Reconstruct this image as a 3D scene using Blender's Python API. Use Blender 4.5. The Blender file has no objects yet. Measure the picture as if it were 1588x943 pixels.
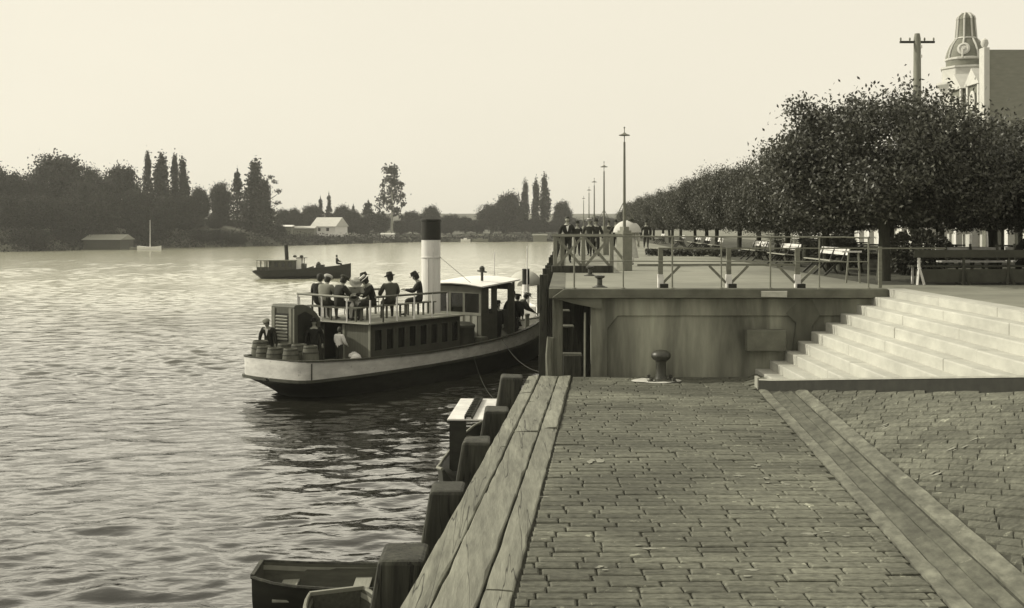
import bpy, math, random
import numpy as np
from mathutils import Vector, Matrix, Euler
R = math.radians
rng = random.Random(7)
nr = np.random.default_rng(11)
S = bpy.context.scene
COL = S.collection

# ---------------------------------------------------------------- camera, sky, sun, exposure
F, CX, HY = 1800.0, 794.0, 350.0        # focal length, centre column and horizon row in photograph pixels
CAMZ = 5.2                              # eye height above the river
ZW, ZP = 1.99, 3.85                     # lower wharf, promenade
cam = bpy.data.cameras.new('camera'); co = bpy.data.objects.new('camera', cam); COL.objects.link(co)
co.location = (0, 0, CAMZ); co.rotation_euler = (R(90), 0, 0)
cam.sensor_width = 36; cam.lens = 36 * F / 1588
cam.shift_y = -(471.5 - HY) / 1588; cam.shift_x = 0
cam.clip_end = 3000; cam.clip_start = .1
S.camera = co
S.view_settings.view_transform = 'Standard'; S.view_settings.look = 'None'
S.view_settings.exposure = 0.03; S.view_settings.gamma = 1.0
S.cycles.use_denoising = True
S.cycles.max_bounces = 6; S.cycles.volume_bounces = 0
SUN_EL = R(33); SUN_DIR = Vector((-.965, .25, 0)).normalized()
LT = (1.0, .94, .775)                  # the warm tone of all daylight in this toned print
W = bpy.data.worlds.new('World'); S.world = W; W.use_nodes = True
nt = W.node_tree; nt.nodes.clear()
o = nt.nodes.new('ShaderNodeOutputWorld'); bg = nt.nodes.new('ShaderNodeBackground')
sk = nt.nodes.new('ShaderNodeTexSky'); sk.sky_type = 'NISHITA'; sk.sun_disc = False
sk.sun_elevation = SUN_EL; sk.sun_rotation = math.atan2(SUN_DIR.x, SUN_DIR.y)
sk.air_density = 1.4; sk.dust_density = 3.0
bw = nt.nodes.new('ShaderNodeRGBToBW'); pw = nt.nodes.new('ShaderNodeMath'); pw.operation = 'POWER'; pw.inputs[1].default_value = .07
mu = nt.nodes.new('ShaderNodeVectorMath'); mu.operation = 'SCALE'; mu.inputs[0].default_value = (LT[0] * 8.05, LT[1] * 8.05, LT[2] * 8.05)
nt.links.new(sk.outputs[0], bw.inputs[0]); nt.links.new(bw.outputs[0], pw.inputs[0])
wtc = nt.nodes.new('ShaderNodeTexCoord'); wmp = nt.nodes.new('ShaderNodeMapping'); wmp.inputs['Scale'].default_value = (1, 1, 2.6); wnz = nt.nodes.new('ShaderNodeTexNoise')
wnz.inputs['Scale'].default_value = 2.2; wnz.inputs['Detail'].default_value = 5; wrm = nt.nodes.new('ShaderNodeMapRange'); wrm.inputs[3].default_value = .955; wrm.inputs[4].default_value = 1.045   # thin high cloud
nt.links.new(wtc.outputs['Generated'], wmp.inputs[0]); nt.links.new(wmp.outputs[0], wnz.inputs['Vector']); nt.links.new(wnz.outputs[0], wrm.inputs[0])
wml = nt.nodes.new('ShaderNodeMath'); wml.operation = 'MULTIPLY'; nt.links.new(pw.outputs[0], wml.inputs[0]); nt.links.new(wrm.outputs[0], wml.inputs[1])
# bright sky band added above the picture, sunward, to brighten the water
wsx = nt.nodes.new('ShaderNodeSeparateXYZ'); nt.links.new(wtc.outputs['Generated'], wsx.inputs[0])
def wmap(sock, a, b, c, d):
    q = nt.nodes.new('ShaderNodeMapRange'); q.interpolation_type = 'SMOOTHSTEP'
    for i_, v_ in enumerate((a, b, c, d)): q.inputs[i_ + 1].default_value = v_
    nt.links.new(sock, q.inputs[0]); return q.outputs[0]
def wop(op, a, b):
    q = nt.nodes.new('ShaderNodeMath'); q.operation = op
    for i_, v_ in enumerate((a, b)):
        if isinstance(v_, (int, float)): q.inputs[i_].default_value = v_
        else: nt.links.new(v_, q.inputs[i_])
    return q.outputs[0]
wdt = nt.nodes.new('ShaderNodeVectorMath'); wdt.operation = 'DOT_PRODUCT'; wdt.inputs[1].default_value = (-.64, .77, 0); nt.links.new(wtc.outputs['Generated'], wdt.inputs[0])
glow = wop('MULTIPLY', wop('MULTIPLY', wmap(wsx.outputs[2], .19, .25, 0, 1), wmap(wsx.outputs[2], .25, .50, 1, 0)), wmap(wdt.outputs['Value'], .1, .8, 0, 1))
nt.links.new(wop('MULTIPLY', wml.outputs[0], wop('ADD', wop('MULTIPLY', glow, 1.5), 1.0)), mu.inputs['Scale']); nt.links.new(mu.outputs[0], bg.inputs[0])
bg.inputs[1].default_value = .1
nt.links.new(bg.outputs[0], o.inputs[0])
sl = bpy.data.lights.new('sun', 'SUN'); so = bpy.data.objects.new('sun', sl); COL.objects.link(so)
sl.energy = 3.9; sl.angle = R(.6); sl.color = (1.0, .945, .79)
sv = Vector((SUN_DIR.x * math.cos(SUN_EL), SUN_DIR.y * math.cos(SUN_EL), math.sin(SUN_EL)))
so.rotation_euler = sv.to_track_quat('Z', 'Y').to_euler()

# ---------------------------------------------------------------- helpers
def at(px, py, Y): return Vector(((px - CX) * Y / F, Y, CAMZ - (py - HY) * Y / F))
def on(px, py, z): Y = F * (CAMZ - z) / (py - HY); return Vector(((px - CX) * Y / F, Y, z))

def tone(v):
    "a grey of the toned print: pale tones stay near neutral, dark ones lean to olive"
    t = max(0, min(1, v / .6)); a = (.98, 1.0, .77); b = (1.0, .99, .95)
    return tuple(v * (a[i] + (b[i] - a[i]) * t) for i in range(3)) + (1,)

_m = {}
def M(name, v, rough=.75, var=.22, scale=4, bump=.15, stretch=(1, 1, 1), spec=.3, island=0, patch=0, pscale=.6, wave=None, metal=0, translucent=0, dist=.02, crack=None, speck=0):
    if name in _m: return _m[name]
    m = bpy.data.materials.new(name); m.use_nodes = True; _m[name] = m
    n = m.node_tree.nodes; L = m.node_tree.links; p = n['Principled BSDF']; out = n['Material Output']
    p.inputs['Roughness'].default_value = rough; p.inputs['Specular IOR Level'].default_value = spec; p.inputs['Metallic'].default_value = metal
    tc = n.new('ShaderNodeTexCoord'); mp = n.new('ShaderNodeMapping'); mp.inputs['Scale'].default_value = stretch
    L.new(tc.outputs['Object'], mp.inputs[0])
    nz = n.new('ShaderNodeTexNoise'); nz.inputs['Scale'].default_value = scale; nz.inputs['Detail'].default_value = 6; nz.inputs['Roughness'].default_value = .62
    L.new(mp.outputs[0], nz.inputs['Vector'])
    rp = n.new('ShaderNodeMapRange'); rp.inputs[1].default_value = .25; rp.inputs[2].default_value = .75
    rp.inputs[3].default_value = 1 - var; rp.inputs[4].default_value = 1 + var
    L.new(nz.outputs[0], rp.inputs[0]); fac = rp.outputs[0]
    def mul(a, b):
        k = n.new('ShaderNodeMath'); k.operation = 'MULTIPLY'; L.new(a, k.inputs[0])
        if isinstance(b, float): k.inputs[1].default_value = b
        else: L.new(b, k.inputs[1])
        return k.outputs[0]
    if island:
        g = n.new('ShaderNodeNewGeometry'); r2 = n.new('ShaderNodeMapRange')
        r2.inputs[3].default_value = 1 - island; r2.inputs[4].default_value = 1 + island
        L.new(g.outputs['Random Per Island'], r2.inputs[0]); fac = mul(fac, r2.outputs[0])
    if patch:
        n2 = n.new('ShaderNodeTexNoise'); n2.inputs['Scale'].default_value = pscale; n2.inputs['Detail'].default_value = 5; n2.inputs['Distortion'].default_value = .6
        L.new(mp.outputs[0], n2.inputs['Vector']); r3 = n.new('ShaderNodeMapRange')
        r3.inputs[1].default_value = .4; r3.inputs[2].default_value = .68; r3.inputs[3].default_value = 1 - patch * .35; r3.inputs[4].default_value = 1 + patch
        L.new(n2.outputs[0], r3.inputs[0]); fac = mul(fac, r3.outputs[0])
    hgt = nz.outputs[0]
    if speck:                                # pale chips and droppings with hard edges
        n4 = n.new('ShaderNodeTexNoise'); n4.inputs['Scale'].default_value = 5.5; n4.inputs['Detail'].default_value = 7; n4.inputs['Roughness'].default_value = .75
        L.new(tc.outputs['Object'], n4.inputs['Vector']); r4 = n.new('ShaderNodeMapRange'); r4.inputs[1].default_value = .615; r4.inputs[2].default_value = .65; r4.inputs[3].default_value = 1; r4.inputs[4].default_value = 1 + speck
        L.new(n4.outputs[0], r4.inputs[0]); fac = mul(fac, r4.outputs[0])
    if crack:
        vs = n.new('ShaderNodeTexNoise'); vs.inputs['Scale'].default_value = crack[0]; vs.inputs['Detail'].default_value = 3
        m2 = n.new('ShaderNodeMapping'); m2.inputs['Scale'].default_value = crack[1]; L.new(tc.outputs['Object'], m2.inputs[0]); L.new(m2.outputs[0], vs.inputs['Vector'])
        a = n.new('ShaderNodeMath'); a.operation = 'SUBTRACT'; a.inputs[1].default_value = .5; L.new(vs.outputs[0], a.inputs[0])
        b = n.new('ShaderNodeMath'); b.operation = 'ABSOLUTE'; L.new(a.outputs[0], b.inputs[0])
        c = n.new('ShaderNodeMapRange'); c.inputs[1].default_value = 0; c.inputs[2].default_value = crack[2]; c.inputs[3].default_value = .22; c.inputs[4].default_value = 1
        L.new(b.outputs[0], c.inputs[0]); fac = mul(fac, c.outputs[0]); hgt = mul(hgt, c.outputs[0])
    if wave:                                # board joints: thin dark grooves
        sx = n.new('ShaderNodeSeparateXYZ'); L.new(tc.outputs['Object'], sx.inputs[0])
        k = n.new('ShaderNodeMath'); k.operation = 'MULTIPLY'; k.inputs[1].default_value = 1 / wave[1]; L.new(sx.outputs[wave[0]], k.inputs[0])
        fr = n.new('ShaderNodeMath'); fr.operation = 'FRACT'; L.new(k.outputs[0], fr.inputs[0])
        c = n.new('ShaderNodeMapRange'); c.inputs[1].default_value = 0; c.inputs[2].default_value = .14; c.inputs[3].default_value = .5; c.inputs[4].default_value = 1
        L.new(fr.outputs[0], c.inputs[0]); fac = mul(fac, c.outputs[0]); hgt = mul(hgt, c.outputs[0])
    sc = n.new('ShaderNodeVectorMath'); sc.operation = 'SCALE'; sc.inputs[0].default_value = tone(v)[:3]
    L.new(fac, sc.inputs['Scale']); L.new(sc.outputs[0], p.inputs['Base Color'])
    if bump:
        bn = n.new('ShaderNodeBump'); bn.inputs['Strength'].default_value = bump; bn.inputs['Distance'].default_value = dist
        L.new(hgt, bn.inputs['Height']); L.new(bn.outputs[0], p.inputs['Normal'])
    if translucent:
        tr = n.new('ShaderNodeBsdfTranslucent'); mx = n.new('ShaderNodeMixShader'); mx.inputs[0].default_value = translucent
        L.new(sc.outputs[0], tr.inputs[0]); L.new(p.outputs[0], mx.inputs[1]); L.new(tr.outputs[0], mx.inputs[2]); L.new(mx.outputs[0], out.inputs[0])
    return m

class MB:
    "collects shapes and links them as ONE mesh object"
    def __init__(s): s.v = []; s.f = []; s.mi = []; s.cur = 0
    def add(s, vs, fs):
        b = len(s.v); s.v += [tuple(x) for x in vs]; s.f += [tuple(b + i for i in f) for f in fs]; s.mi += [s.cur] * len(fs); return s
    def box(s, x0, x1, y0, y1, z0, z1, rot=None, piv=None):
        vs = [Vector((x, y, z)) for x in (x0, x1) for y in (y0, y1) for z in (z0, z1)]
        if rot:
            pv = Vector(piv) if piv else Vector(((x0 + x1) / 2, (y0 + y1) / 2, (z0 + z1) / 2)); e = Euler(rot).to_matrix()
            vs = [pv + e @ (q - pv) for q in vs]
        return s.add(vs, [(0, 1, 3, 2), (4, 6, 7, 5), (0, 4, 5, 1), (2, 3, 7, 6), (0, 2, 6, 4), (1, 5, 7, 3)])
    def bar(s, p, q, w, h=None, up=(0, 0, 1)):
        p = Vector(p); q = Vector(q); h = h or w; d = (q - p).normalized(); u = Vector(up)
        if abs(d.dot(u)) > .98: u = Vector((0, 1, 0))
        a = d.cross(u).normalized() * w / 2; b = a.cross(d).normalized() * h / 2
        vs = [p - a - b, p + a - b, p + a + b, p - a + b, q - a - b, q + a - b, q + a + b, q - a + b]
        return s.add(vs, [(0, 3, 2, 1), (4, 5, 6, 7), (0, 1, 5, 4), (1, 2, 6, 5), (2, 3, 7, 6), (3, 0, 4, 7)])
    def tube(s, path, rad, n=8, cap=True):
        P = [Vector(p) for p in path]; k = len(P)
        rad = [rad] * k if isinstance(rad, (int, float)) else rad
        vs = []; fs = []; ref = None
        for i, p in enumerate(P):
            d = (P[min(i + 1, k - 1)] - P[max(i - 1, 0)]).normalized()
            u = Vector((0, 0, 1)) if abs(d.z) < .9 else Vector((1, 0, 0))
            if ref is not None: u = ref
            a = d.cross(u).normalized(); b = a.cross(d).normalized(); ref = b
            for j in range(n):
                t = 2 * math.pi * j / n; vs.append(p + (a * math.cos(t) + b * math.sin(t)) * rad[i])
        for i in range(k - 1):
            for j in range(n): fs.append((i * n + j, i * n + (j + 1) % n, (i + 1) * n + (j + 1) % n, (i + 1) * n + j))
        if cap: fs += [tuple(range(n - 1, -1, -1)), tuple((k - 1) * n + j for j in range(n))]
        return s.add(vs, fs)
    def lathe(s, prof, n=20, c=(0, 0, 0), sx=1, sy=1):
        vs = []; fs = []; k = len(prof)
        for r, z in prof:
            for j in range(n):
                t = 2 * math.pi * j / n; vs.append((c[0] + r * sx * math.cos(t), c[1] + r * sy * math.sin(t), c[2] + z))
        for i in range(k - 1):
            for j in range(n): fs.append((i * n + j, i * n + (j + 1) % n, (i + 1) * n + (j + 1) % n, (i + 1) * n + j))
        fs += [tuple(range(n - 1, -1, -1)), tuple((k - 1) * n + j for j in range(n))]
        return s.add(vs, fs)
    def prism(s, poly, a0, a1, axis='y'):
        "poly in the plane across the axis: y -> (x,z), x -> (y,z), z -> (x,y)"
        def mk(p, a): return {'y': (p[0], a, p[1]), 'x': (a, p[0], p[1]), 'z': (p[0], p[1], a)}[axis]
        k = len(poly); vs = [mk(p, a0) for p in poly] + [mk(p, a1) for p in poly]
        return s.add(vs, [tuple(range(k)), tuple(range(2 * k - 1, k - 1, -1))] + [(i, k + i, k + (i + 1) % k, (i + 1) % k) for i in range(k)])
    def loft(s, rings, closed=False):
        n = len(rings[0]); vs = [p for r in rings for p in r]; fs = []
        for i in range(len(rings) - 1):
            for j in range(n if closed else n - 1):
                fs.append((i * n + j, i * n + (j + 1) % n, (i + 1) * n + (j + 1) % n, (i + 1) * n + j))
        return s.add(vs, fs)
    def build(s, name, mat, parent=None, world=False, smooth=False, bevel=0, jitter=0, fixn=True):
        me = bpy.data.meshes.new(name); v = s.v
        if world and parent:
            l = parent.location; v = [(x[0] - l.x, x[1] - l.y, x[2] - l.z) for x in v]
        if jitter: v = [tuple(c + rng.uniform(-jitter, jitter) for c in x) for x in v]
        me.from_pydata(v, [], s.f); me.update()
        mats = mat if isinstance(mat, (list, tuple)) else [mat]
        for q in mats: me.materials.append(q)
        if len(mats) > 1: me.polygons.foreach_set('material_index', s.mi)
        if fixn:
            import bmesh
            b = bmesh.new(); b.from_mesh(me); bmesh.ops.recalc_face_normals(b, faces=b.faces); b.to_mesh(me); b.free()
        if smooth:
            me.polygons.foreach_set('use_smooth', [True] * len(me.polygons))
            try: me.set_sharp_from_angle(angle=R(38))
            except Exception: pass
        ob = bpy.data.objects.new(name, me); COL.objects.link(ob)
        if parent: ob.parent = parent
        if bevel:
            bm = ob.modifiers.new('bevel', 'BEVEL'); bm.width = bevel; bm.segments = 2; bm.limit_method = 'ANGLE'; bm.angle_limit = R(40)
        return ob

def tag(o, label=None, cat=None, group=None, kind=None):
    if label: o['label'] = label
    if cat: o['category'] = cat
    if group: o['group'] = group
    if kind: o['kind'] = kind
    return o
def thing(name, label, cat, loc=(0, 0, 0), rz=0, group=None):
    o = bpy.data.objects.new(name, None); COL.objects.link(o); o.location = loc; o.rotation_euler = (0, 0, rz); o.empty_display_size = .2
    return tag(o, label, cat, group)
KIDS = {}
def copy_tree(o, parent=None):
    c = o.copy(); COL.objects.link(c)
    if parent: c.parent = parent
    for ch in list(o.children): copy_tree(ch, c)
    return c
def dup(o, loc, rz=0, sc=None, label=None):
    c = copy_tree(o); c.location = loc; c.rotation_euler = (0, 0, rz)
    if sc: c.scale = sc if isinstance(sc, (tuple, list)) else (sc, sc, sc)
    if label: c['label'] = label
    return c
def struct(o): o['kind'] = 'structure'; return o
ORD = ['nearest', 'second', 'third', 'fourth', 'fifth', 'sixth', 'seventh', 'eighth', 'ninth', 'tenth', 'eleventh', 'twelfth', 'thirteenth', 'fourteenth', 'fifteenth', 'sixteenth', 'seventeenth', 'eighteenth', 'nineteenth', 'twentieth']

# materials
m_conc = M('weathered_concrete', .155, .85, .4, 1.8, .35, (1.3, 1, .22), patch=1.0, pscale=1.1)
m_cap = M('coping_concrete', .115, .85, .3, 3, .25, patch=.4)
m_step = M('pale_stone', .405, .85, .16, 4, .25, (1, .5, 1), patch=.14, pscale=.7)
m_pave = M('promenade_concrete', .215, .85, .12, 2.5, .1, patch=.25, pscale=.25)
m_dirt = M('trodden_dirt', .17, .95, .25, 3, .3, (.5, 1, 1), patch=.3, pscale=.3)
m_grass = M('shaded_lawn', .075, .95, .4, 9, .5, patch=.6, pscale=.5)
m_block = M('wood_block_paving', .10, .88, .5, 11, .7, (1, 1.7, 1), island=.15, speck=1.3, patch=.5, pscale=.45, spec=.25)
m_joint = M('paving_joint_grit', .05, .95, .4, 12, .3)
m_timber = M('weathered_timber', .165, .8, .28, 3, .5, (6, .7, 3), patch=.35, pscale=.8, crack=(1.6, (3.2, .11, 1), .008), dist=.03)
m_pile = M('dark_wet_timber', .036, .75, .5, 4, .6, (4, 4, .5), patch=.5, pscale=1.5, crack=(1.8, (4, 4, .22), .014))
m_pileg = M('grey_pile_timber', .13, .8, .4, 4, .5, (5, 5, .5))
m_dark = M('dark_timber', .022, .7, .4, 5, .3)
m_iron = M('cast_iron', .04, .45, .3, 14, .2, spec=.5)
m_pipe = M('painted_pipe', .17, .55, .25, 10, .1)
m_white = M('white_paint', .74, .55, .07, 4, .08)
m_whitew = M('worn_white_paint', .62, .6, .2, 3.5, .15, (1, 1, 2), patch=.15, pscale=1.4)
m_black = M('black_paint_and_shade', .02, .5, .3, 5, .1)
m_hull = M('dark_hull_paint', .028, .6, .4, 2.5, .2, (1, 1, 3))
m_wood = M('varnished_boards', .105, .6, .2, 4, .2, (3, 3, .6), wave=(1, .11))
m_wood2 = M('painted_house_side', .06, .6, .25, 4, .2)
m_trim = M('pale_trim', .2, .6, .2, 5, .1)
m_deck = M('deck_planks', .24, .8, .2, 3, .2, (.6, 6, 1), wave=(1, .13))
m_glass = M('dark_window_glass', .012, .08, .2, 2, 0, spec=.6)
m_barrel = M('barrel_staves', .10, .7, .3, 6, .3, (5, 5, .5))
m_hoop = M('iron_hoop', .045, .5, .3, 9, .1)
m_rope = M('rope', .03, .9, .3, 30, .4)
m_canvas = M('pale_canvas', .68, .8, .08, 3, .1)
m_leaf = M('glossy_leaf', .068, .5, .4, 1.1, 0, island=.55, spec=.5, translucent=.18)
m_leaf2 = M('distant_leaf', .026, .7, .35, .6, 0, island=.45, translucent=.12)
m_bark = M('tree_bark', .06, .9, .35, 6, .5, (3, 3, .7))
m_gum = M('pale_gum_bark', .3, .8, .25, 3, .2)
m_bank = M('river_bank_earth', .085, .95, .4, .5, .3, patch=.8, pscale=.08)
m_roof = M('corrugated_iron_roof', .5, .55, .12, 1.5, .1)
m_shed = M('shed_boards', .2, .8, .2, 2, .2)
# ---------------------------------------------------------------- the river
def graded(spec):
    out = [spec[0][0]]
    for (a, b, s0, s1) in spec:
        x = a
        while x < b - 1e-6:
            t = (x - a) / (b - a); x = min(b, x + s0 * (s1 / s0) ** t); out.append(x)
    return np.array(out)
xs = np.concatenate([-graded([(12, 420, .10, 9)])[::-1], graded([(-12, 3, .095, .095)])[1:], graded([(3, 160, .25, 10)])[1:]])
ys = np.concatenate([graded([(-60, 13, 4, .2)])[:-1], graded([(13, 34, .08, .11), (34, 460, .11, 9)])])
GX, GY = np.meshgrid(xs, ys); H = np.zeros_like(GX)
sx_ = np.gradient(xs)[None, :]; sy_ = np.gradient(ys)[:, None]; sp = np.maximum(sx_, sy_) * np.ones_like(GX)
for i in range(110):
    lam = .30 * (9 ** nr.random()); th = R(100 + nr.normal(0, 38)); k = 2 * math.pi / lam
    amp = .0029 * lam ** .8
    fade = np.clip(lam / (3.2 * sp) - .6, 0, 1)
    ph = k * (GX * math.cos(th) + GY * math.sin(th)) + nr.random() * 6.28
    H += amp * fade * (np.sin(ph) + .22 * np.sin(2 * ph + 1.57))
gust = .75 + .35 * np.sin(GX * .21 + GY * .07 + 1) * np.sin(GY * .16 - GX * .05)
H *= gust
nx, ny = len(xs), len(ys)
V = np.stack([GX, GY, H], -1).reshape(-1, 3)
idx = np.arange(nx * ny).reshape(ny, nx)
Q = np.stack([idx[:-1, :-1], idx[:-1, 1:], idx[1:, 1:], idx[1:, :-1]], -1).reshape(-1, 4)
def fast_mesh(name, V, Q, mat, smooth=False, parent=None):
    me = bpy.data.meshes.new(name); k = Q.shape[1]
    me.vertices.add(len(V)); me.vertices.foreach_set('co', np.ascontiguousarray(V, dtype=np.float32).ravel())
    me.loops.add(Q.size); me.loops.foreach_set('vertex_index', np.ascontiguousarray(Q, dtype=np.int32).ravel())
    me.polygons.add(len(Q)); me.polygons.foreach_set('loop_start', np.arange(0, Q.size, k, dtype=np.int32))
    if smooth: me.polygons.foreach_set('use_smooth', np.ones(len(Q), dtype=bool))
    me.update(calc_edges=True); me.validate(); me.materials.append(mat)
    ob = bpy.data.objects.new(name, me); COL.objects.link(ob)
    if parent: ob.parent = parent
    return ob
mw = bpy.data.materials.new('river_water'); mw.use_nodes = True
n = mw.node_tree.nodes; L = mw.node_tree.links; p = n['Principled BSDF']
p.inputs['IOR'].default_value = 1.4
tc = n.new('ShaderNodeTexCoord'); mp = n.new('ShaderNodeMapping'); mp.inputs['Scale'].default_value = (.8, 1.25, 1); L.new(tc.outputs['Object'], mp.inputs[0])
n1 = n.new('ShaderNodeTexNoise'); n1.inputs['Scale'].default_value = 3.2; n1.inputs['Detail'].default_value = 3; n1.inputs['Distortion'].default_value = .4
n2 = n.new('ShaderNodeTexNoise'); n2.inputs['Scale'].default_value = .55; n2.inputs['Detail'].default_value = 4
L.new(mp.outputs[0], n1.inputs['Vector']); L.new(mp.outputs[0], n2.inputs['Vector'])
b1 = n.new('ShaderNodeBump'); b1.inputs['Strength'].default_value = .3; b1.inputs['Distance'].default_value = .035
b2 = n.new('ShaderNodeBump'); b2.inputs['Strength'].default_value = .4; b2.inputs['Distance'].default_value = .16
L.new(n1.outputs[0], b1.inputs['Height']); L.new(n2.outputs[0], b2.inputs['Height']); L.new(b2.outputs[0], b1.inputs['Normal']); L.new(b1.outputs[0], p.inputs['Normal'])
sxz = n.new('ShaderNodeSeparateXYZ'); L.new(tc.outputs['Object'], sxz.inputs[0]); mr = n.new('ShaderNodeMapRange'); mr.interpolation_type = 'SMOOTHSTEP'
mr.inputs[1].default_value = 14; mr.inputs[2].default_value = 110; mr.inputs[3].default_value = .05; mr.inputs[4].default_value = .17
far_glare = n.new('ShaderNodeMapRange'); far_glare.interpolation_type = 'SMOOTHSTEP'; far_glare.inputs[1].default_value = 26; far_glare.inputs[2].default_value = 110; far_glare.inputs[3].default_value = .010; far_glare.inputs[4].default_value = .34
L.new(sxz.outputs[1], far_glare.inputs[0]); sv_ = n.new('ShaderNodeVectorMath'); sv_.operation = 'SCALE'; sv_.inputs[0].default_value = (1, .99, .75); L.new(far_glare.outputs[0], sv_.inputs['Scale']); L.new(sv_.outputs[0], p.inputs['Base Color'])   # paler with distance: sky glare painted into the water colour
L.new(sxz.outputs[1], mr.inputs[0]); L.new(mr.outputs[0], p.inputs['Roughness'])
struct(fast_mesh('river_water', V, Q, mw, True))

# ---------------------------------------------------------------- far bank terrain
SH = [(-430, 90), (-260, 140), (-150, 190), (-100.6, 228), (-87, 262), (-58.8, 298), (-47, 328), (-31.9, 366), (12.6, 379), (60, 384), (140, 390)]
def shore(t):
    i = min(int(t), len(SH) - 2); f = t - i; a, b = SH[i], SH[i + 1]
    return Vector((a[0] + (b[0] - a[0]) * f, a[1] + (b[1] - a[1]) * f))
def inland(t):
    a = shore(max(t - .4, 0)); b = shore(min(t + .4, len(SH) - 1)); d = (b - a).normalized(); return Vector((-d.y, d.x))
def bank_h(t, d):
    top = np.interp(t, [0, 3, 5, 6, 7, 10], [9, 8, 6.8, 3.4, 2.6, 2.6])
    return -1.2 + 1.6 * min(1, d / 1.5) + (top - .4) * (1 - math.exp(-max(0, d - 1.5) / 13)) + max(0, d - 60) * .03
rings = []
for i in range(0, 101):
    t = i / 10; row = []
    for d in (-1, 0, .8, 1.6, 3, 6, 10, 16, 24, 36, 55, 80, 130, 230, 420):
        q = shore(min(t, 9.999)) + inland(min(t, 9.999)) * d
        row.append((q.x, q.y, bank_h(t, d) + (rng.uniform(-.25, .25) if 1 < d < 200 else 0)))
    rings.append(row)
b = MB(); b.loft(rings); struct(b.build('far_bank_ground', m_bank, smooth=True))

# ---------------------------------------------------------------- promenade and street ground
def edge(Y): return .81 + .0467 * (Y - 24.8)
b = MB()
b.add([(edge(24.75), 24.75, ZP), (7.96, 24.75, ZP), (7.96, 6, ZP), (90, 6, ZP), (90, 330, ZP), (edge(330), 330, ZP)], [(0, 1, 2, 3, 4, 5)])
struct(b.build('street_ground', m_dirt))
b = MB(); ysl = [24.755, 26, 31, 38, 52, 80, 140, 300]; rx = [8.3, 8.3, 8.27, 8.4, 8.85, 10.2, 13, 20.5]
b.loft([[(edge(y) + .3, y, ZP + .004), (x, y, ZP + .004)] for y, x in zip(ysl, rx)]); struct(b.build('promenade_paving', m_pave))
b = MB(); b.loft([[(x + .01, y, ZP + .006), (x + 11.5, y, ZP + .006)] for y, x in zip([26.4, 31, 38, 52, 80, 140], [8.32, 8.29, 8.41, 8.86, 10.22, 13.02])])
struct(b.build('lawn', m_grass))
b = MB()
for y0, y1 in [(24.6, 60), (60, 120), (120, 330)]:
    b.add([(edge(y0) - .02, y0, ZP - .19), (edge(y1) - .02, y1, ZP - .19), (edge(y1) - .02, y1, ZP + .012), (edge(y0) - .02, y0, ZP + .012),
           (edge(y0) + .32, y0, ZP - .19), (edge(y1) + .32, y1, ZP - .19), (edge(y1) + .32, y1, ZP + .012), (edge(y0) + .32, y0, ZP + .012)],
          [(0, 1, 2, 3), (4, 7, 6, 5), (0, 4, 5, 1), (3, 2, 6, 7), (0, 3, 7, 4), (1, 5, 6, 2)])
struct(b.build('promenade_kerb', m_cap))
b = MB(); b.loft([[(edge(y) + 1.35, y, -1.5), (edge(y) + 1.35, y, ZP - .02)] for y in (24.9, 60, 120, 330)])
b.add([(edge(30), 29, -1.5), (edge(30) + 1.4, 29, -1.5), (edge(30) + 1.4, 29, ZP - .02), (edge(30), 29, ZP - .02)], [(0, 1, 2, 3)])  # dark sheet added behind the void, its deep shade put into the colour
struct(b.build('promenade_underside_wall_and_shade_sheet', m_pile))

# ---------------------------------------------------------------- lower wharf: block paving that twists up into the ramp
def wedge(Y): return -.92 + .0853 * (Y - 9.83)
def copeR(Y): return .0 + .0853 * (Y - 9.83)
def toeX(Y): return 4.83 - .087 * (22.66 - Y)
def ground(X, Y):
    "flat wharf, and the pitched bank of blocks that climbs from the drain channel to the foot of the steps"
    d = X - toeX(Y); return ZW + max(0, .41 * (d if d > .12 else (d + .12) ** 2 / .48 if d > -.12 else 0))
def kerbX(Y): return 4.83 + .2546 * (22.66 - Y) if Y < 22.66 else 4.83
def kerbY(X): return 22.66 - (X - 4.83) / .2546
b = MB(); cells = {}
yv = [3 + i * .45 for i in range(49)]; yv[-1] = 24.6
rr = []
for y in yv:
    x0 = wedge(y) + .05; x1 = kerbX(y) + .16; x1 = min(x1, 8.4); rr.append([(x0 + (x1 - x0) * j / 40, y, min(ZP - .01, ground(x0 + (x1 - x0) * j / 40, y)) - .03) for j in range(41)])
b.loft(rr)
b.loft([[(wedge(y) + .05, y, ZW - .36), (copeR(y) + .3, y, ZW - .36)] for y in yv])
b.add([(wedge(24.6) + .05, 24.6, ZW - .36), (5, 24.6, ZW - .36), (5, 24.6, ZW - .03), (wedge(24.6) + .05, 24.6, ZW - .03)], [(0, 1, 2, 3)])
struct(b.build('wharf_bed', m_joint))
b = MB(); b.loft([[(copeR(y) + .5, y, -1.5), (copeR(y) + .5, y, ZW - .36)] for y in (3, 12, 24.58)]); struct(b.build('wharf_retaining_wall', m_pile))
b = MB()
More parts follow.
